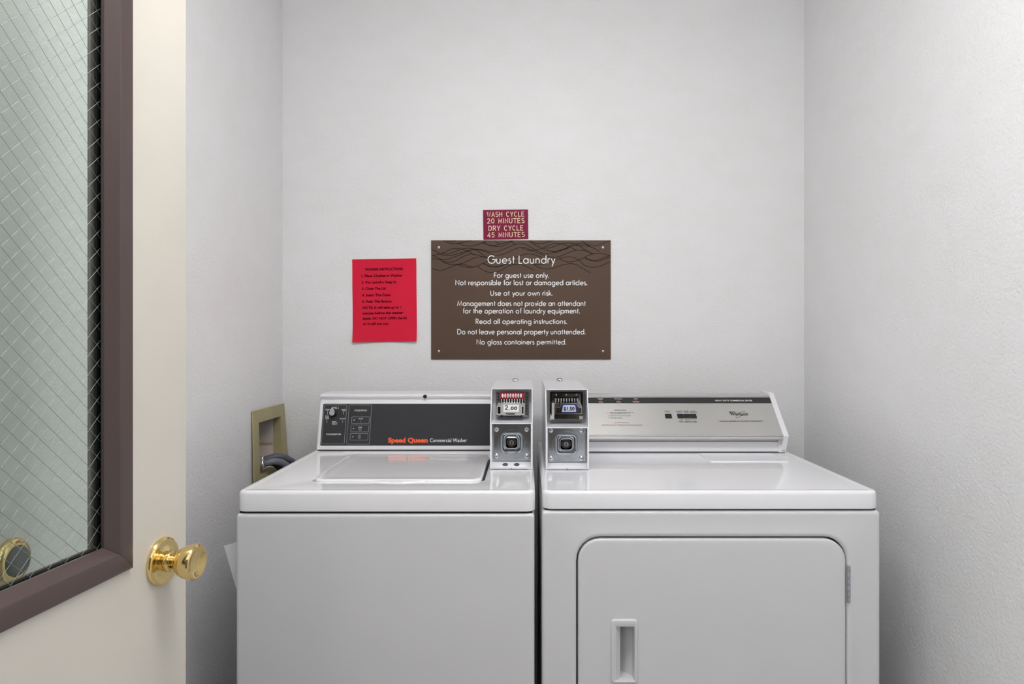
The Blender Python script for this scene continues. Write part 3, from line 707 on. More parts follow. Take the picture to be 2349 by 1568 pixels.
# console
nY = .334*F/(1037.5-CY)
bxr = P(1803, 1038, nY).x      # outer face of the end bracket
dprof = [(2.16, 0), (nY, 0), (nY-.024, .0475), (nY-.0245, .050), (nY+.099, .163), (nY+.103, .1645), (2.16, .1645)]
bm = new(); bw = .0152
def dl_(x, s=0): return [Vector((x, y+s*(1 if y < 2.1 else 0), ZT+.0008+z)) for y, z in dprof]
loft(bm, [dl_(bxr-bw, .0), dl_(bxr-.0015, 0), dl_(bxr, .0015)])
# small foot of the bracket
box(bm, bxr-bw-.006, bxr-bw+.001, nY-.001, nY+.02, ZT+.0008, ZT+.0375)
body_x0, body_x1 = P(1352, 0, 1.735).x+.004, bxr-bw
body_x0 = .160
dcn = obj('console', new() if False else loft(new(), [[Vector((x, y, ZT+.001+z)) for y, z in [(2.15, .0), (nY+.008, .0), (nY+.008, .030), (nY-.004, .0385), (nY-.0185, .0405), (nY-.0205, .0425), (nY-.020, .0475), (nY-.017, .050), (nY-.0175, .0515), (nY+.0965, .155), (nY+.099, .157), (2.15, .1585)]] for x in (body_x0, body_x1)]), M['brushed'], dry, smooth=20, label='brushed silver console')
obj('end_bracket', bm, M['white_steel'], dcn, smooth=25)
obj('bracket_screw', lathe(new(), [(0, .0001), (0, .0036), (.0015, .003), (.002, .0004)], P(1797, 1032, nY)+Vector((0, -.002, 0)), (0, -1, 0), 14), M['steel'], dcn, smooth=50)
obj('console_base', bx(body_x0, body_x1, nY+.004, nY+.01, ZT+.0022, ZT+.030), M['white_steel'], dcn, smooth=0, label='pale grey strip under the silver panel')
obj('console_gap', bx(body_x0, body_x1, nY+.006, 2.15, ZT-.0008, ZT+.0022), M['dark'], dcn, smooth=0)
gO = Vector((0, nY-.0175, ZT+.0525)); gV = Vector((0, .114, .1035)).normalized(); gN = fU.cross(gV); gN = gN if gN.y < 0 else -gN
GP = (gO+gN*.0003, gN)
# charcoal band along the top of the face
a = hit(1352, 924.3, *GP); b = hit(1352, 911.2, *GP)
bm = new(); rlofted(bm, fr_plane(gO, fU, gV, gN), body_x0+.0005, body_x1-.0003, (a-gO).dot(gV), (b-gO).dot(gV), .0002, ((0, -.0004), (0, .0005)), n=1)
obj('charcoal_band', bm, M['band'], dcn, smooth=0, label='charcoal band')
bm = new(); rlofted(bm, fr_plane(gO, fU, gV, gN), body_x0+.0005, body_x1-.0003, -.002, .0008, .0002, ((0, -.0004), (.0002, .0016), (.0008, .002)), n=1)
obj('trim_rail', bm, M['chrome'], dcn, smooth=20)
bm = new(); rlofted(bm, fr_plane(gO, fU, gV, gN), body_x0+.0005, body_x1-.0003, (b-gO).dot(gV)+.0015, (b-gO).dot(gV)+.005, .0002, ((0, -.0004), (.0004, .0016), (.0012, .002)), n=1)
obj('trim_rail', bm, M['chrome'], dcn, smooth=20)
GB = (gO+gN*.0007, gN)
lines_font('band_lettering', [('HEAVY DUTY COMMERCIAL DRYER', 1641, 1726, 920, 3.2), ('Regular', 1371.8, 1384, 915.6, 2.2), ('Heavy', 1373.8, 1383.4, 922.5, 2.2),
   ('Permanent', 1409.8, 1427, 915.6, 2.2), ('Press', 1415, 1424, 922.5, 2.2), ('Knits', 1454.6, 1462.8, 915.6, 2.2), ('Delicates', 1452, 1467, 922.2, 2.2)], GB, M['print_white'], dcn, .016)
mapg = lambda q: hit(q.x, q.y, gO+gN*.0013, gN)
for x in (1378.6, 1418.8, 1459.4):
    bm = new(); disc(bm, (x, 918.4), 1.9, 1.1, mapg, 12); obj('cycle_light', bm, M['print_red'], dcn, smooth=0)
lines_font('instruction_lettering', [('INSTRUCTIONS', 1409, 1436, 941.6, 2.4), ('1.', 1394, 1396, 946.6, 1.9), ('Clean lint screen located under lid', 1399, 1452.5, 946.6, 1.9),
   ('on dryer top before each load', 1399, 1446, 949.4, 1.9), ('2.', 1394.8, 1397.2, 954.3, 1.9), ('Select Dry Temperature/Cycle', 1400, 1447, 954.3, 1.9), ('3.', 1395.5, 1398, 959.2, 1.9), ('Push Start Button.', 1400, 1428.5, 959.2, 1.9),
   ('MACHINE WILL NOT OPERATE WHEN DOOR IS OPEN', 1381.5, 1472.5, 975.4, 1.8)], GP, M['print_black'], dcn, .004)
line_font('instruction_lettering', 'DO NOT OVERLOAD', GP, 1409.5, 1443, 970, 1.8, M['print_red'], dcn, .004)
lines_font('button_lettering', [('PUSH TO', 1524.4, 1538.2, 943.4, 1.6), ('START', 1527.2, 1536.4, 946, 1.6), ('REGULAR', 1550.5, 1565.5, 943.4, 1.6), ('HEAVY', 1553.5, 1563.5, 946, 1.6),
   ('PERM', 1569, 1578.5, 943.4, 1.6), ('PRESS', 1569.3, 1579.5, 946, 1.6), ('KNITS', 1585.5, 1594.5, 943.4, 1.6), ('DELICATES', 1582, 1598.8, 946, 1.6),
   ('HIGH', 1559.5, 1567, 963.3, 1.4), ('MEDIUM', 1572, 1584.5, 963.3, 1.4), ('LOW', 1589.5, 1596, 963.3, 1.4), ('DRY TEMPERATURES', 1559, 1600, 968.2, 2.2)], GP, M['print_black'], dcn, .008)
line_font('maker_lettering', 'WORLD LEADER IN LAUNDRY PRODUCTS', GP, 1650.3, 1749.8, 966.8, 2.5, M['print_black'], dcn, .01)
line_font('maker_lettering', 'Whirlpool', GP, 1676, 1716, 952.2, 6.2, M['print_black'], dcn, .012)
bm = new(); mapg2 = lambda q: hit(q.x, q.y, gO+gN*.0008, gN)
el = []
for k in range(41):
    th = 2*PI*k/40; x, y = 12.3*math.cos(th), 3.6*math.sin(th); c, s = math.cos(-.62), math.sin(-.62)
    el.append((1698.3+x*c-y*s, 949.8+x*s+y*c))
ribbon(bm, el, .55, mapg2, False)
ribbon(bm, [(1673, 944.2), (1680, 943.6), (1687, 944.8)], 1.0, mapg2); ribbon(bm, [(1673.5, 945), (1678, 946.4)], .8, mapg2)
obj('maker_emblem', bm, M['print_black'], dcn, smooth=0)
def pushbutton(x0, x1, sl=0):
    a = hit(x0+2, 959, *GP); b = hit(x0, 949.2, *GP); c = hit(x1+2, 959, *GP)
    bm = new(); v0, v1 = (a-gO).dot(gV), (b-gO).dot(gV)
    rlofted(bm, fr_plane(gO, fU, gV, gN), a.x, c.x, v0, v1, .0006, ((0, -.001), (0, .001), (.0003, .0013), (.0012, .0013), (.0014, .0005 + sl), (.003, .0007+sl)), n=2)
    return obj('push_button', bm, M['black'], dcn, smooth=30)
pushbutton(1524.6, 1540)
for k in range(3): pushbutton(1552.8+k*14.9, 1567.2+k*14.9, -.0001 if k == 0 else .0009)

# ================================================================== COIN BOXES
def plate(bm, Y, x0, x1, z0, z1, r, t=.0015, mi=0):
    rlofted(bm, fr_xz(Y), x0, x1, z0, z1, r, ((0, -.0005), (0, t*.6), (t*.4, t)), mi=mi, n=4)
def coin_box(label, x0, x1, fy, zd, zt, ty, zlow, screws, knob_px, slide_dark):
    """fy: depth of the lower front edge; zd: height of the divider; ty: depth of the upper front edge"""
    yb = 2.155; th = .0022
    t = thing('coin_box', label, 'coin box', ((x0+x1)/2, (fy+yb)/2, ZT), 'coin boxes on the machines')
    zb = ZT+.0006
    bm = new()
    prof = [(fy, zb), (fy, zd), (ty, zt), (yb, zt), (yb, zb)]
    for xa, xb in ((x0, x0+th), (x1-th, x1)):
        loft(bm, [[Vector((x, y, z)) for y, z in prof] for x in (xa, xa+.0003, xb-.0003, xb)])
    box(bm, x0+th, x1-th, ty, yb, zt-th, zt); box(bm, x0+th, x1-th, fy, yb, zb, zb+th)
    box(bm, x0+th, x1-th, yb-th, yb, zb+th, zt-th); box(bm, x0+th, x1-th, fy, 1.842, zd-th, zd)
    # folded lips at the openings
    box(bm, x0+th, x0+.0045, fy, fy+.0015, zb+th, zd-th); box(bm, x1-.0045, x1-th, fy, fy+.0015, zb+th, zd-th)
    obj('case', bm, M['white_steel'], t, smooth=20)
    ub = 1.838
    obj('upper_backplate', bx(x0+th, x1-th, ub, ub+.003, zd, zt-th), M['white_steel'], t, smooth=0)
    # sloped ledge with two holes below the lock plate
    bm = new(); lz0, lz1 = zb+th+.0005, zlow-.001
    vs = [(x0+th, fy+.003, lz0), (x1-th, fy+.003, lz0), (x1-th, fy+.045, lz1), (x0+th, fy+.045, lz1)]
    loft(bm, [[Vector(p) for p in vs], [Vector(p)+Vector((0, .0015, -.001)) for p in vs]])
    obj('ledge', bm, M['white_steel'], t, smooth=0)
    lp = fy+.024
    # lock plate
    pl0, pl1 = x0+.0075, x1-.0055
    zt_p = zd-th-.0035
    bm = new(); rlofted(bm, fr_xz(lp+.012), x0+th, x1-th, zb+th, zd-th, .0005, ((0, -.002), (0, 0)), n=1)
    obj('lower_backplate', bm, M['white_steel'], t, smooth=0)
    bm = new(); f = fr_xz(lp+.004); c = Vector(((screws[0][0]+screws[1][0])/2, 0, (screws[0][1]+screws[1][1])/2)); R = .0295
    R2 = R*.93
    loops = [f(rr(pl0, pl1, zlow, zt_p, .003, 6), -.008), f(rr(pl0, pl1, zlow, zt_p, .003, 6), 0), f(rr(pl0+.001, pl1-.001, zlow+.001, zt_p-.001, .002, 6), .001)]
    q = lambda r, rad, h: f(rr(c.x-r, c.x+r, c.z-r*.92, c.z+r*.92, rad, 6), h)
    loops += [q(.0295, .0125, .0012), q(.0275, .012, .0045), q(.0258, .0115, .0055), q(.0240, .0105, .005), q(.0225, .0095, .002), q(.0205, .008, -.002), q(.0185, .008, -.0025), q(.0170, .0075, 0.0), q(.0160, .007, .0035), q(.0148, .0065, .0042), q(.0138, .006, .0025), q(.0132, .006, -.008)]
    loft(bm, loops, cap1=True)
    lpo = obj('lock_plate', bm, M['steel'], t, smooth=40, label='zinc plated lock plate')
    bm = new(); cc = Vector((c.x, lp+.0033, c.z)); ring = ((.0372, .0006), (.0362, -.0002), (.0350, -.0006), (.0338, -.0002), (.0328, .0006))
    loft(bm, [[cc+Vector((r*math.cos(2*PI*i/48), h, r*.95*math.sin(2*PI*i/48))) for i in range(48)] for r, h in ring], cap0=False, cap1=False)
    obj('embossed_ring', bm, M['steel'], lpo, smooth=60)
    obj('lock_well', lathe(new(), [(-.004, .0001), (-.004, .0128), (.0005, .0128), (.0005, .0001)], Vector((c.x-.0002, lp+.004, c.z+.0018)), (0, -1, 0), 24), M['keyblack'], lpo, smooth=30)
    bm = new(); kc_ = Vector((c.x, lp+.0035, c.z)); lathe(bm, [(-.002, .0001), (-.002, .0066), (.0035, .0066), (.0045, .0058), (.0045, .0001)], kc_, (0, -1, 0), 24)
    lk = obj('lock_cylinder', bm, M['chrome'], lpo, smooth=40)
    obj('key_slot', bx(c.x-.0011, c.x+.0011, lp-.0016, lp+.002, c.z-.005, c.z+.005), M['black'], lpo, smooth=0)
    for sx in (-1, 1):
        for sz in (-1, 1):
            px, pz = (screws[0][0] if sx < 0 else screws[1][0]), (screws[0][1] if sz > 0 else screws[1][1])
            bm = new(); lathe(bm, [(0, .0001), (0, .0068), (.0012, .0068), (.0034, .0052), (.0045, .003), (.0048, .0001)], Vector((px, lp+.003, pz)), (0, -1, 0), 20)
            s_ = obj('screw', bm, M['screw'], t, smooth=45)
            obj('screw_socket', lathe(new(), [(0, .0001), (0, .0014), (.0004, .0014), (.0004, .0001)], Vector((px, lp-.0018, pz)), (0, -1, 0), 8), M['black'], s_, smooth=0)
    # stamped rings beside the lock
    bm = new()
    for sx in (-1, 1):
        for k in range(3): 
            cc = Vector((c.x+sx*.0392, lp+.0029, c.z+.011-k*.0062)); 
            loft(bm, [[cc+Vector((r*math.cos(2*PI*i/14), h, r*math.sin(2*PI*i/14))) for i in range(14)] for r, h in ((.0032, .001), (.0030, -.0004), (.0024, -.0004), (.0022, .001))], cap0=False, cap1=False)
    obj('stamped_rings', bm, M['steel'], lpo, kind='stuff', smooth=30)
    # small dark punch marks at the corners of the case
    bm = new()
    for x in (x0+.0018, x1-.0018): box(bm, x-.0012, x+.0012, ty-.0005, ty+.001, zt-.0035, zt-.0008)
    for x in (x0+.0028, x1-.0028): box(bm, x-.0006, x+.0006, fy+.008, fy+.011, zb+.010, zb+.0145)
    box(bm, (x0+x1)/2-.001, (x0+x1)/2+.001, fy-.0004, fy+.001, zb+.0003, zb+.0018)
    obj('punch_marks', bm, M['black'], t, kind='stuff', smooth=0)
    kp = hit(knob_px[0], knob_px[1], Vector((0, 0, zt)), Vector((0, 0, 1))); kp.y = min(kp.y, 2.12)
    kp = Vector(((knob_px[0]-CX)/F*2.08, 2.08, zt))
    obj('service_lock', lathe(new(), [(0, .0001), (0, .0095), (.005, .0095), (.0075, .0085), (.0095, .006), (.0102, .0004)], kp, (0, 0, 1), 24), M['chrome'], t, smooth=50)
    return t, ub
# --- washer's box
bY = .3334*F/(1075-CY); s_ = F/bY
sc = lambda px, py, Y: ((px-CX)/F*Y, CAMZ-(py-CY)/F*Y)
lpY = bY+.028
A = sc(1138.7, 984, lpY); B = sc(1208.5, 1045.5, lpY)
x0, x1 = (1124-CX)/s_, (1222-CX)/s_
cb1, ub = coin_box('white coin box with red coin slide marked 2.00 in handwriting, on the washer', x0, x1, bY, CAMZ-(970-CY)/s_, CAMZ-(890.5-CY)/F*1.805, 1.805, CAMZ-(1055-CY)/F*(bY+.024), ((A[0], A[1]), (B[0], B[1])), (1182, 870), False)
uS = 1.825
for px in (1159, 1185.3):
    bm = new(); q = P(px, 1066.5, bY+.018); U_ = Vector((1, 0, 0)); V_ = Vector((0, .042, .0135)).normalized()
    n_ = U_.cross(V_)
    bm.faces.new([bm.verts.new(q+U_*.0075*math.cos(2*PI*i/20)+V_*.0078*math.sin(2*PI*i/20)+Vector((0, -.0005, .0018))) for i in range(20)])
    obj('ledge_hole', bm, M['black'], cb1, smooth=0)
# slotted grille plate
gx0, gz1 = sc(1138, 898.5, uS); gx1, gz0 = sc(1213.5, 957.5, uS)
bm = new(); plate(bm, ub, gx0, gx1, gz0, gz1, .002, .012)
gp = obj('grille_plate', bm, M['steel'], cb1, smooth=30)
bm = new()
for k in range(15):
    for px in (1139.2, 1205.5):
        a = sc(px, 901.3+k*3.55, uS); box(bm, a[0], a[0]+.0075, ub-.0126, ub-.011, a[1]-.0008, a[1]+.0008)
obj('grille_slots', bm, M['black'], gp, kind='stuff', smooth=0)
sY = uS-.012
def poly(bm, pts, Y0, Y1, mi=0, inset=0):
    loft(bm, [[Vector((*[sc(x, y, Y0)[0]], Y1_, sc(x, y, Y0)[1])) for x, y in pts] for Y1_ in (Y1, Y0+.0008, Y0)], mi=mi)
slide = obj('coin_slide', (lambda b: (poly(b, [(1143, 924.5), (1148, 913), (1201, 913), (1206.5, 924.5), (1206.5, 931), (1142, 931)], sY, ub-.008), b)[1])(new()), M['steel'], cb1, smooth=25)
bm = new(); poly(bm, [(1146.4, 913.6), (1147.8, 900), (1202, 900), (1203, 913.6)], sY-.004, ub-.008)
obj('red_coin_guide', bm, M['red_block'], slide, smooth=25)
mp = lambda Y: (lambda q: Vector((sc(q.x, q.y, Y)[0], Y, sc(q.x, q.y, Y)[1])))
bm = new()
for k in range(8): disc(bm, (1153+k*6.02, 906.9), 2.1, 4.7, mp(sY-.0047))
obj('coin_windows', bm, M['print_white'], slide, kind='stuff', smooth=0)
bm = new()
for k in range(1, 7): disc(bm, (1153.2+k*6.02, 907.3), 1.2, 3.0, mp(sY-.0051))
obj('coin_marks', bm, M['print_grey'], slide, kind='stuff', smooth=0)
def comb(parent, x0, x1, ya, yb, Y, n=9):
    st = (x1-x0)/(n-1); bm = new(); a = sc(x0-3, yb, Y); b = sc(x1+3, ya, Y); box(bm, a[0], b[0], Y, Y+.004, a[1], b[1])
    obj('comb_recess', bm, M['black'], parent, smooth=0)
    bm = new()
    for k in range(n):
        a = sc(x0+k*st-1.5, yb, Y); b = sc(x0+k*st+1.5, ya, Y)
        box(bm, a[0], b[0], Y-.010, Y+.001, a[1], b[1], .0009, 2)
    obj('comb_fingers', bm, M['chrome'], parent, kind='stuff', smooth=40)
comb(slide, 1150.6, 1198.5, 914.5, 924.5, sY-.002)
hY = 1.780
bm = new(); poly(bm, [(1139, 951), (1139.3, 930), (1147, 930), (1152, 924.8), (1193, 924.8), (1197, 930), (1204, 930), (1203.3, 951)], hY, uS-.002)
hnd = obj('slide_handle', bm, M['satin'], cb1, smooth=25)
bm = new(); poly(bm, [(1141.5, 948), (1141.5, 932.5), (1148, 932.5), (1148, 948)], hY-.0002, hY+.001); poly(bm, [(1197.5, 948), (1197.5, 932.5), (1201, 932.5), (1200.5, 948)], hY-.0002, hY+.001)
poly(bm, [(1160, 950), (1160, 947.6), (1181, 947.6), (1181, 950)], hY-.0003, hY+.001)
obj('handle_recess', bm, M['bronze'], hnd, kind='stuff', smooth=0)
bm = new()
for px in (1151, 1196): a = sc(px, 953.3, uS-.004); box(bm, a[0]-.002, a[0]+.002, hY+.02, uS-.002, a[1]-.002, a[1]+.002)
obj('slide_pins', bm, M['black'], hnd, kind='stuff', smooth=0)
bm = new(); poly(bm, [(1149, 946.5), (1150.5, 929), (1153.5, 926.3), (1192.5, 926.3), (1197, 930), (1197.5, 946.5)], hY-.0006, hY)
obj('tape', bm, M['tape'], hnd, smooth=0)
bm = new(); poly(bm, [(1154.8, 944.2), (1155, 928), (1190, 928), (1190, 944.2)], hY-.001, hY)
obj('price_label', bm, M['print_white'], hnd, smooth=0, label='white paper price label')
line_stroke('price_lettering', '2.00', HAND, ((0, hY-.0012, 0), (0, -1, 0)), 1158.6, 1185.2, 939.8, 10.5, .14, M['print_black'], hnd)
# --- dryer's box
bY = .3334*F/(1076-CY); s_ = F/bY; lpY = bY+.028
A = sc(1263.4, 986.2, lpY); B = sc(1334, 1050.5, lpY)
x0, x1 = (1252-CX)/s_, (1351.3-CX)/s_
cb2, ub = coin_box('white coin box with dark chrome coin slide marked $1.50, on the dryer', x0, x1, bY, CAMZ-(979.5-CY)/s_, CAMZ-(892-CY)/F*1.768, 1.768, CAMZ-(1058-CY)/F*(bY+.024), ((A[0], A[1]), (B[0], B[1])), (1284, 866), True)
uS = 1.825
gx0, gz1 = sc(1262, 898.5, uS); gx1, gz0 = sc(1337, 960.5, uS)
bm = new(); plate(bm, ub, gx0, gx1, gz0, gz1, .003, .012)
bp = obj('slide_plate', bm, M['bronze'], cb2, smooth=30, label='dark polished slide plate')
for px in (1276, 1299, 1322.5):
    q = P(px, 905, ub-.012); obj('rivet', lathe(new(), [(0, .0001), (0, .0027), (.001, .0025), (.0017, .0004)], q, (0, -1, 0), 12), M['screw'], bp, smooth=50)
slide = obj('coin_slide', (lambda b: (poly(b, [(1270, 934), (1271, 913), (1327, 913), (1333, 926), (1336, 934)], sY, ub-.008), b)[1])(new()), M['steel'], cb2, smooth=25)
comb(slide, 1274.5, 1323.5, 912.6, 924.8, sY-.002)
for q_, dy in (([(1266, 952), (1266, 924), (1272, 924), (1272, 952)], .01), ([(1262, 961.5), (1262.5, 952.2), (1271.5, 952.2), (1271.5, 961.5)], 0), ([(1329, 960.5), (1329, 954), (1337, 954), (1336, 960.5)], .01)):
    bm = new(); poly(bm, q_, hY+dy, ub-.007); obj('slide_rail', bm, M['satin'], cb2, smooth=25)
bm = new(); body = [(1274.5, 948.6), (1274.8, 934), (1284.5, 933.5), (1288.3, 924.8), (1323, 924.8), (1327, 933), (1334.4, 935), (1334.8, 948.6)]
poly(bm, body, hY, uS-.002)
hnd = obj('slide_handle', bm, M['bronze'], cb2, smooth=20, label='dark polished handle with bright edge')
bm = new(); ribbon(bm, body+[body[0]], 1.3, mp(hY-.0006)); obj('bright_edge', bm, M['chrome'], hnd, smooth=0)
bm = new(); poly(bm, [(1273, 959.8), (1273, 949.8), (1335, 949.8), (1335, 959.8)], hY+.012, uS-.002)
obj('lower_bar', bm, M['bronze'], cb2, smooth=0)
bm = new(); poly(bm, [(1287, 946.3), (1289, 927.6), (1291, 926.2), (1320.5, 926.2), (1322.4, 928), (1324.6, 946.3)], hY-.0008, hY)
obj('label_border', bm, M['blue'], hnd, smooth=0)
bm = new(); poly(bm, [(1289.8, 944.2), (1291.2, 932), (1293.2, 928.6), (1318, 928.6), (1320, 932), (1321.4, 944.2)], hY-.0012, hY)
obj('price_label', bm, M['paleblue'], hnd, smooth=0, label='pale blue price label')
line_font('price_lettering', '$1.50', ((0, hY-.0014, 0), (0, -1, 0)), 1292.8, 1318, 941, 8.2, M['print_black'], hnd, .02)

# ================================================================== SIGNS ON THE BACK WALL
S = F/YB
def wp(px, py, lift=0): return P(px, py, YB)+Vector((0, -lift, 0))
# brown sign
t = thing('laundry_rules_sign', 'large brown sign reading Guest Laundry with black wavy lines and white rules', 'sign', wp(1195, 824))
SY = YB-.004; bm = new(); f = fr_xz(YB)
a = P(989, 824, SY); b = P(1401, 551, SY)
loft(bm, [f(rr(a.x, b.x, a.z, b.z, .0008, 1), h) for h in (0.0002, .0037)] + [f(rr(a.x+.0003, b.x-.0003, a.z+.0003, b.z-.0003, .0008, 1), .004)])
obj('sign_board', bm, M['brown_sign'], t, smooth=0)
SP = ((0, SY, 0), (0, -1, 0))
wv = [[(195,60),(260,90),(330,100),(400,92),(480,75),(540,60)], [(375,92),(450,120),(530,128),(610,115),(680,88),(735,62)], [(680,88),(740,112),(810,122),(880,108),(1000,75),(1060,62)],
 [(680,80),(760,120),(850,135),(930,122),(1020,80),(1050,62)], [(825,62),(880,103)], [(1010,62),(1080,108)], [(235,62),(300,72),(350,62)],
 [(52,165),(110,195),(180,235),(260,245),(330,235),(430,205),(520,180),(600,165),(700,180),(780,200),(860,195),(940,165),(1030,125),(1120,103),(1200,108),(1280,150),(1360,195),(1420,220),(1480,225),(1560,205),(1620,180),(1720,150),(1800,120),(1880,122),(1960,130),(2040,155),(2115,200)],
 [(52,245),(140,230),(240,190),(300,165),(360,158),(450,172),(540,215),(575,240)], [(52,240),(100,260),(170,290),(250,290),(330,262),(430,225),(500,190),(560,175),(640,178),(740,205),(830,245)],
 [(180,220),(260,225),(340,195),(430,165),(510,155),(580,170),(650,210),(720,265),(790,300)], [(52,286),(110,285),(170,300),(230,325),(320,320),(400,280),(470,245),(540,225),(620,240),(720,268),(800,270)],
 [(160,292),(230,340),(330,352),(430,340),(560,280),(640,262),(720,262)], [(52,400),(130,423),(200,420),(300,380),(400,350),(460,355),(520,380),(580,385),(640,360),(720,325),(800,300),(900,300)],
 [(370,352),(430,375),(500,388),(580,382)], [(610,372),(680,420),(760,452),(840,450),(920,415),(1000,370),(1080,355),(1160,360),(1240,390),(1308,427)],
 [(680,340),(760,370),(850,385),(930,365),(1010,335),(1090,310),(1180,300)], [(690,345),(780,380),(870,378),(950,355)],
 [(840,240),(920,232),(1010,195),(1090,160),(1160,145),(1230,160),(1310,195),(1400,230),(1480,255),(1560,268),(1650,245),(1740,205),(1820,180),(1900,180),(1960,195),(2030,225)],
 [(1160,150),(1220,178),(1300,182),(1380,165),(1440,140),(1520,105),(1600,95),(1700,120),(1780,155),(1830,180)], [(1240,60),(1300,100),(1380,145),(1480,185),(1580,190),(1680,165),(1760,120),(1840,100),(1920,100),(1990,130)],
 [(1260,62),(1320,92),(1400,100),(1480,80),(1540,62)], [(1430,155),(1500,150),(1580,125),(1660,98),(1740,92),(1820,105),(1900,150),(1980,200),(2040,225)],
 [(900,290),(1000,285),(1080,265),(1140,245),(1200,228),(1280,228),(1360,250),(1450,290),(1560,310)], [(1290,345),(1360,385),(1450,410),(1540,400),(1640,365),(1740,345),(1820,355),(1900,400),(1995,455)],
 [(1310,350),(1400,352),(1500,330),(1600,290),(1680,265),(1760,262),(1820,280),(1870,310),(1910,350),(1970,380),(2050,388),(2130,370),(2246,318)],
 [(1620,285),(1680,312),(1740,322),(1820,310),(1900,280),(1980,240),(2060,220),(2140,220),(2200,235),(2246,250)], [(1930,275),(2000,305),(2080,315),(2160,290),(2246,262)], [(1930,270),(2010,300),(2090,300),(2150,275),(2246,245)],
 [(1890,62),(1950,105),(2030,125),(2100,115),(2180,85),(2246,62)], [(1470,62),(1490,75)], [(1500,190),(1580,205),(1650,180),(1730,155)], [(1010,330),(1070,360)]]
bm = new(); sfun = lambda q: P(980+q.x/5.339, 540+q.y/5.339, SY)+Vector((0, -.0003, 0))
for c in wv: ribbon(bm, [(p.x, p.y) for p in crom([(x, y, 0) for x, y in c], 6)], 7.0, sfun, False)
obj('wave_lines', bm, M['wave'], t, kind='stuff', smooth=0, label='black wavy lines')
SP2 = ((0, SY-.0003, 0), (0, -1, 0))
line_stroke('lettering', 'Guest Laundry', GEO, SP2, 1119.4, 1273.2, 603.7, 17.4, .124, M['print_white'], t)
for s, xl, xr, yb in (('For guest use only.', 1133.8, 1257.8, 636.5), ('Not responsible for lost or damaged articles.', 1045.5, 1346, 653.3), ('Use at your own risk.', 1125.5, 1266, 677.4),
    ('Management does not provide an attendant', 1049.5, 1343.2, 700.9), ('for the operation of laundry equipment.', 1062.5, 1328.8, 718.1), ('Read all operating instructions.', 1092, 1299.6, 742.2),
    ('Do not leave personal property unattended.', 1049.8, 1342, 766), ('No glass containers permitted.', 1094, 1298, 789.4)):
    line_stroke('lettering', s, GEO, SP2, xl, xr, yb, 11.0, .158, M['print_white'], t)
for px, py in ((1006.5, 567.3), (1383.3, 567.3), (1006.7, 805.3), (1383.3, 805.3)):
    q = P(px, py, SY); s1 = obj('screw', lathe(new(), [(0, .0001), (0, .0043), (.001, .004), (.0018, .0022), (.0019, .0004)], q, (0, -1, 0), 16), M['screw'], t, smooth=50)
    obj('screw_socket', lathe(new(), [(0, .0001), (0, .0011), (.0004, .0011), (.0004, .0001)], q+Vector((0, -.0018, 0)), (0, -1, 0), 8), M['black'], s1, smooth=0)
# maroon sign
t = thing('cycle_time_sign', 'small maroon engraved sign with wash and dry cycle minutes above the brown sign', 'sign', wp(1160, 549))
MY = YB-.003; c4 = [P(1109, 549, MY), P(1212, 547.6, MY), P(1211.3, 480, MY), P(1108, 481.2, MY)]
bm = new(); loft(bm, [[p+Vector((0, .0028, 0)) for p in c4], [p+Vector((0, .0006, 0)) for p in c4], [p+Vector((0, 0, 0))+(sum(c4, Vector())/4-p)*.006 for p in c4]])
obj('sign_board', bm, M['maroon'], t, smooth=0)
for s, xl, xr, yb in (('WASH CYCLE', 1117.6, 1202, 496.4), ('20 MINUTES', 1118, 1202.6, 511.4), ('DRY CYCLE', 1121.4, 1199.6, 528.2), ('45 MINUTES', 1118.6, 1203.2, 543.4)):
    line_stroke('lettering', s, ENG, ((0, MY, 0), (0, -1, 0)), xl, xr, yb+.3, 10.2, .16, M['cream'], t, yb-.6)
# red paper
t = thing('instruction_sheet', 'red paper with printed washer instructions taped to the wall left of the brown sign', 'notice', wp(882, 785))
bm = new(); cols, rows = 12, 16
def sheet(u, v, lift=0):
    top = P(808, 594.8, YB).lerp(P(955, 592.2, YB), u); bot = P(810, 785, YB).lerp(P(956.8, 782.6, YB), u)
    p = bot.lerp(top, v)
    e = abs(u-.5)*2
    c = .0008+.011*max(0, (.22-v)/.22)**1.6*(.25+.75*e**1.5)+.0012*math.sin(v*7)**2*e
    return p+Vector((0, -c-lift, 0))
vv = [[bm.verts.new(sheet(i/cols, j/rows)) for i in range(cols+1)] for j in range(rows+1)]
for j in range(rows):
    for i in range(cols): bm.faces.new((vv[j][i], vv[j][i+1], vv[j+1][i+1], vv[j+1][i]))
obj('paper', bm, M['red_paper'], t, smooth=60)
def sheet_text(s, xl, xr, yb, cap, bold):
    """print bent onto the curled sheet"""
    vs, fs = font_mesh(s, bold); x0 = min(v.x for v in vs); x1 = max(v.x for v in vs); bm = new(); nv = []
    for v in vs:
        px = xl+(v.x-x0)/(x1-x0)*(xr-xl); py = yb-v.y/CAP*cap-(px-xl)*.0155
        u = (px-809)/147.2; w = (784-(u*2.5)-py)/190.0
        nv.append(bm.verts.new(sheet(u, w, .0004)))
    for f_ in fs:
        try: bm.faces.new([nv[i] for i in f_])
        except ValueError: pass
    obj('lettering', bm, M['red_ink'], t, smooth=0)
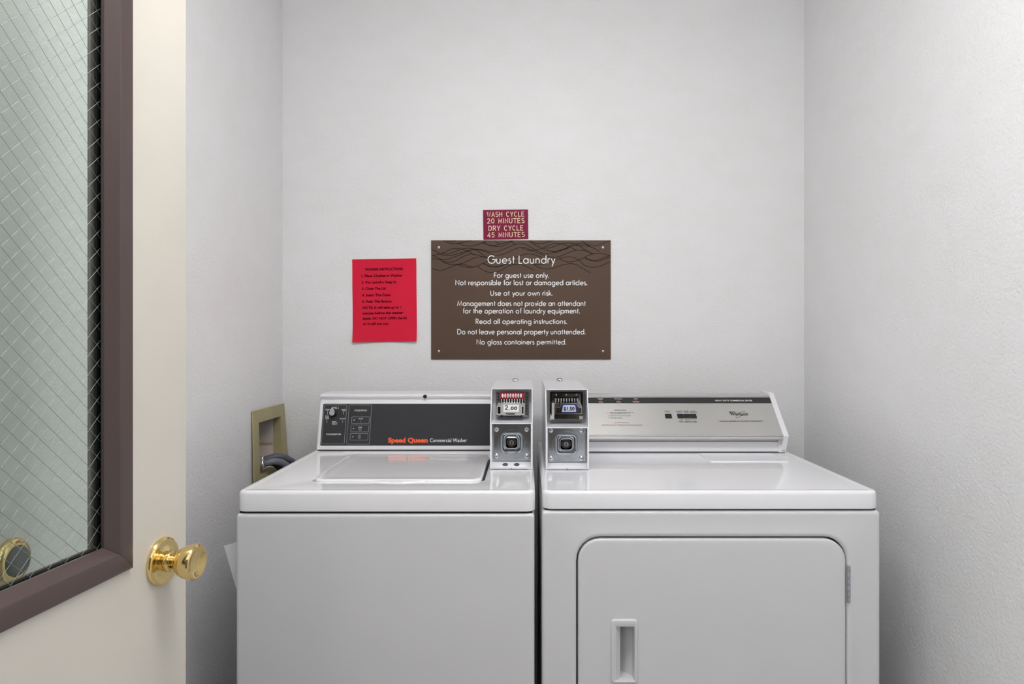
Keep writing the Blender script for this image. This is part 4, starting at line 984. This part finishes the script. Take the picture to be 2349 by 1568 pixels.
for s, xl, xr, yb in (('WASHER INSTRUCTIONS', 837.8, 925.2, 619.6), ('1. Place Clothes in Washer', 830.1, 924.3, 634.6), ('2. Put Laundry Soap In', 830.1, 909.9, 649.2), ('3. Close The Lid', 830.7, 885.2, 663.8),
    ('4. Insert The Coins', 831, 896.4, 678.6), ('5. Push The Button', 831.3, 898.4, 693.3), ('NOTE: It will take up to 1', 831.8, 920.3, 707.4), ('minute before the washer', 832, 925.3, 720), ('starts. DO NOT OPEN the lid', 832.3, 932.7, 732), ('or it will not run.', 832.4, 892.1, 744.2)):
    sheet_text(s, xl, xr, yb, 5.5, .032)
for (u0, u1, v0, v1) in ((.16, .73, .975, 1.004), (.25, .83, .012, .03)):
    bm = new(); a = [[bm.verts.new(sheet(u0+(u1-u0)*i/6, v, .0006)) for i in range(7)] for v in (v0, v1)]
    for i in range(6): bm.faces.new((a[0][i], a[0][i+1], a[1][i+1], a[1][i]))
    obj('tape', bm, M['clear_tape'], t, smooth=0)

# ================================================================== OUTLET BOX, VALVES AND HOSES
t = thing('washer_outlet_box', 'khaki plastic outlet box loose in the left wall behind the washer', 'outlet box', (XL, 2.16, .79))
oy0, oy1, oz0, oz1 = 2.036, 2.283, .790, 1.0285
def fx(y, z):    # the flange leans out of the wall towards its far lower corner
    u = (y-oy0)/(oy1-oy0); v = (oz1-z)/(oz1-oz0); return XL+.0065+.0045*v+.0055*u+.0125*u*v
fl = lambda pts, h: [Vector((fx(y, z)+h, y, z)) for y, z in pts]
bm = new()
o_ = rr(oy0, oy1, oz0, oz1, .002, 2); i_ = rr(HY0, HY1, HZ0, HZ1, .001, 2); i2 = rr(HY0+.0005, HY1-.0005, HZ0+.0005, HZ1-.0005, .001, 2)
deep = [Vector((XL-.0115, y, z)) for y, z in i2]; deep2 = [Vector((XL-.0115, y, z)) for y, z in rr(HY0+.002, HY1-.002, HZ0+.002, HZ1-.002, .001, 2)]
loft(bm, [fl(o_, -.0035), fl(o_, -.0005), fl(rr(oy0+.0006, oy1-.0006, oz0+.0006, oz1-.0006, .002, 2), 0), fl(i_, 0), fl(i2, -.001), deep, deep2, fl(rr(HY0+.002, HY1-.002, HZ0+.002, HZ1-.002, .001, 2), -.0035), fl(o_, -.0035)], cap0=False, cap1=False)
bmesh.ops.remove_doubles(bm, verts=bm.verts, dist=1e-6)
obj('flange', bm, M['khaki'], t, smooth=30)
pb = bx(XL-.098, XL-.0135, HY1-.009, HY1-.0005, HZ0, HZ1); box(pb, XL-.098, XL-.094, HY0, HY1-.009, HZ0, HZ1)
obj('plasterboard', pb, M['stained'], t, smooth=0, label='stained plasterboard behind the opening')
bm = new()
for k in range(9):
    y = HY0+.02+.15*random.random(); x = XL-.085+.075*random.random()
    box(bm, x-.008, x+.008, y-.012, y+.012, HZ0, HZ0+.008+.02*random.random(), .002, 1)
obj('debris', bm, M['stained'], t, smooth=30, kind='stuff')
for xo, y, z in ((-.817, 2.119, .869), (-.8085, 2.097, .862)):
    bm = new(); tube(bm, [(XL-.092, y, z-.006), (xo-.012, y, z-.002)], .0085, 14); tube(bm, [(xo-.022, y-.004, z), (xo-.022, y-.004, z+.02)], .005, 10)
    v_ = obj('valve', bm, M['steel'], t, smooth=40)
    bm = new(); lathe(bm, [(0, .0001), (0, .0125), (.002, .0135), (.012, .0135), (.014, .012), (.014, .0001)], Vector((xo-.0125, y, z-.003)), (1, 0, .25), 8)
    obj('coupling', bm, M['satin'], v_, smooth=30)
def hose(name, label, m, pts, r, cpl):
    bm = new(); q = crom(pts, 8); tube(bm, q, r, 16)
    o = setp(obj(name, bm, m, smooth=60, origin=pts[-1]), label, 'hose')
    return o
def red_dashes(parent, pts, r, phase):
    q = crom(pts, 8); bm = new()
    for i in range(2, len(q)-3, 4):
        d = (q[i+1]-q[i]).normalized(); u = d.cross(Vector((0, 0, 1))).normalized(); v = d.cross(u)
        a = phase+i*.05; n_ = u*math.cos(a)+v*math.sin(a)
        tube(bm, [q[i]+n_*r*.93, q[i]+d*.005+n_*r*.93], .0011, 6)
    obj('red_marking', bm, M['print_red'], parent, kind='stuff', smooth=40, label='red printed dashes')
h1 = [Vector(p) for p in ((-.8165, 2.120, .8695), (-.805, 2.122, .8725), (-.783, 2.132, .876), (-.757, 2.157, .864), (-.739, 2.182, .828), (-.728, 2.2, .70), (-.725, 2.23, .5), (-.705, 2.25, .25))]
h2 = [Vector(p) for p in ((-.808, 2.098, .862), (-.798, 2.099, .8635), (-.782, 2.108, .866), (-.757, 2.130, .853), (-.742, 2.154, .812), (-.752, 2.17, .70), (-.755, 2.20, .5), (-.745, 2.23, .25))]
h3 = [Vector(p) for p in ((-.862, 2.185, .842), (-.835, 2.183, .849), (-.803, 2.175, .848), (-.782, 2.178, .815), (-.785, 2.19, .74), (-.79, 2.225, .55), (-.79, 2.23, .3))]
o1 = hose('water_hose', 'slate blue water hose arching out of the outlet box, rear of the pair', M['hose_dark'], h1, .0105, 1)
o2 = hose('water_hose', 'grey water hose with red dashes arching out of the outlet box', M['hose'], h2, .0105, 1)
red_dashes(o2, h2, .0105, 3.6)
o3 = hose('drain_hose', 'black drain hose beneath the two water hoses', M['black'], h3, .0115, 0)
for o in (o1, o2): o['group'] = 'water hoses of the washer'

# loose white sheet between washer and wall
bm = new()
def along(q):      # plan of the bent sheet: faces the room, then folds back along the washer's side
    if q < .046: return Vector((-.6935+q, 1.560+.1*q, 0))
    q -= .046
    if q < .0126: a = q/.008; return Vector((-.6475+.008*math.sin(a), 1.5646+.008*(1-math.cos(a)), 0))
    return Vector((-.6395, 1.5726+q-.0126, 0))
g1 = []; NI, NJ = 15, 9
for j in range(NJ):
    for i in range(NI):
        q = .14*i/(NI-1); v = j/(NJ-1); p = along(q+.055*v); p.z = .7718+.31*min(q, .05)-.20*v; g1.append(p)
front = [bm.verts.new(p) for p in g1]; back = [bm.verts.new(p+Vector((-.0004, .0006, 0))) for p in g1]
for j in range(NJ-1):
    for i in range(NI-1):
        k = j*NI+i; bm.faces.new((front[k], front[k+1], front[k+NI+1], front[k+NI])); bm.faces.new((back[k+NI], back[k+NI+1], back[k+1], back[k]))
rim = list(range(NI))+[j*NI+NI-1 for j in range(1, NJ)]+[(NJ-1)*NI+i for i in range(NI-2, -1, -1)]+[j*NI for j in range(NJ-2, 0, -1)]
for a, b in zip(rim, rim[1:]+rim[:1]): bm.faces.new((front[b], front[a], back[a], back[b]))
A = Vector((-.66, 1.57, .5718)); dv = Vector((0, 0, 0))
setp(obj('loose_paper', bm, M['paper'], smooth=60, origin=A+dv), 'plain white sheet slipped down between the washer and the left wall', 'paper')
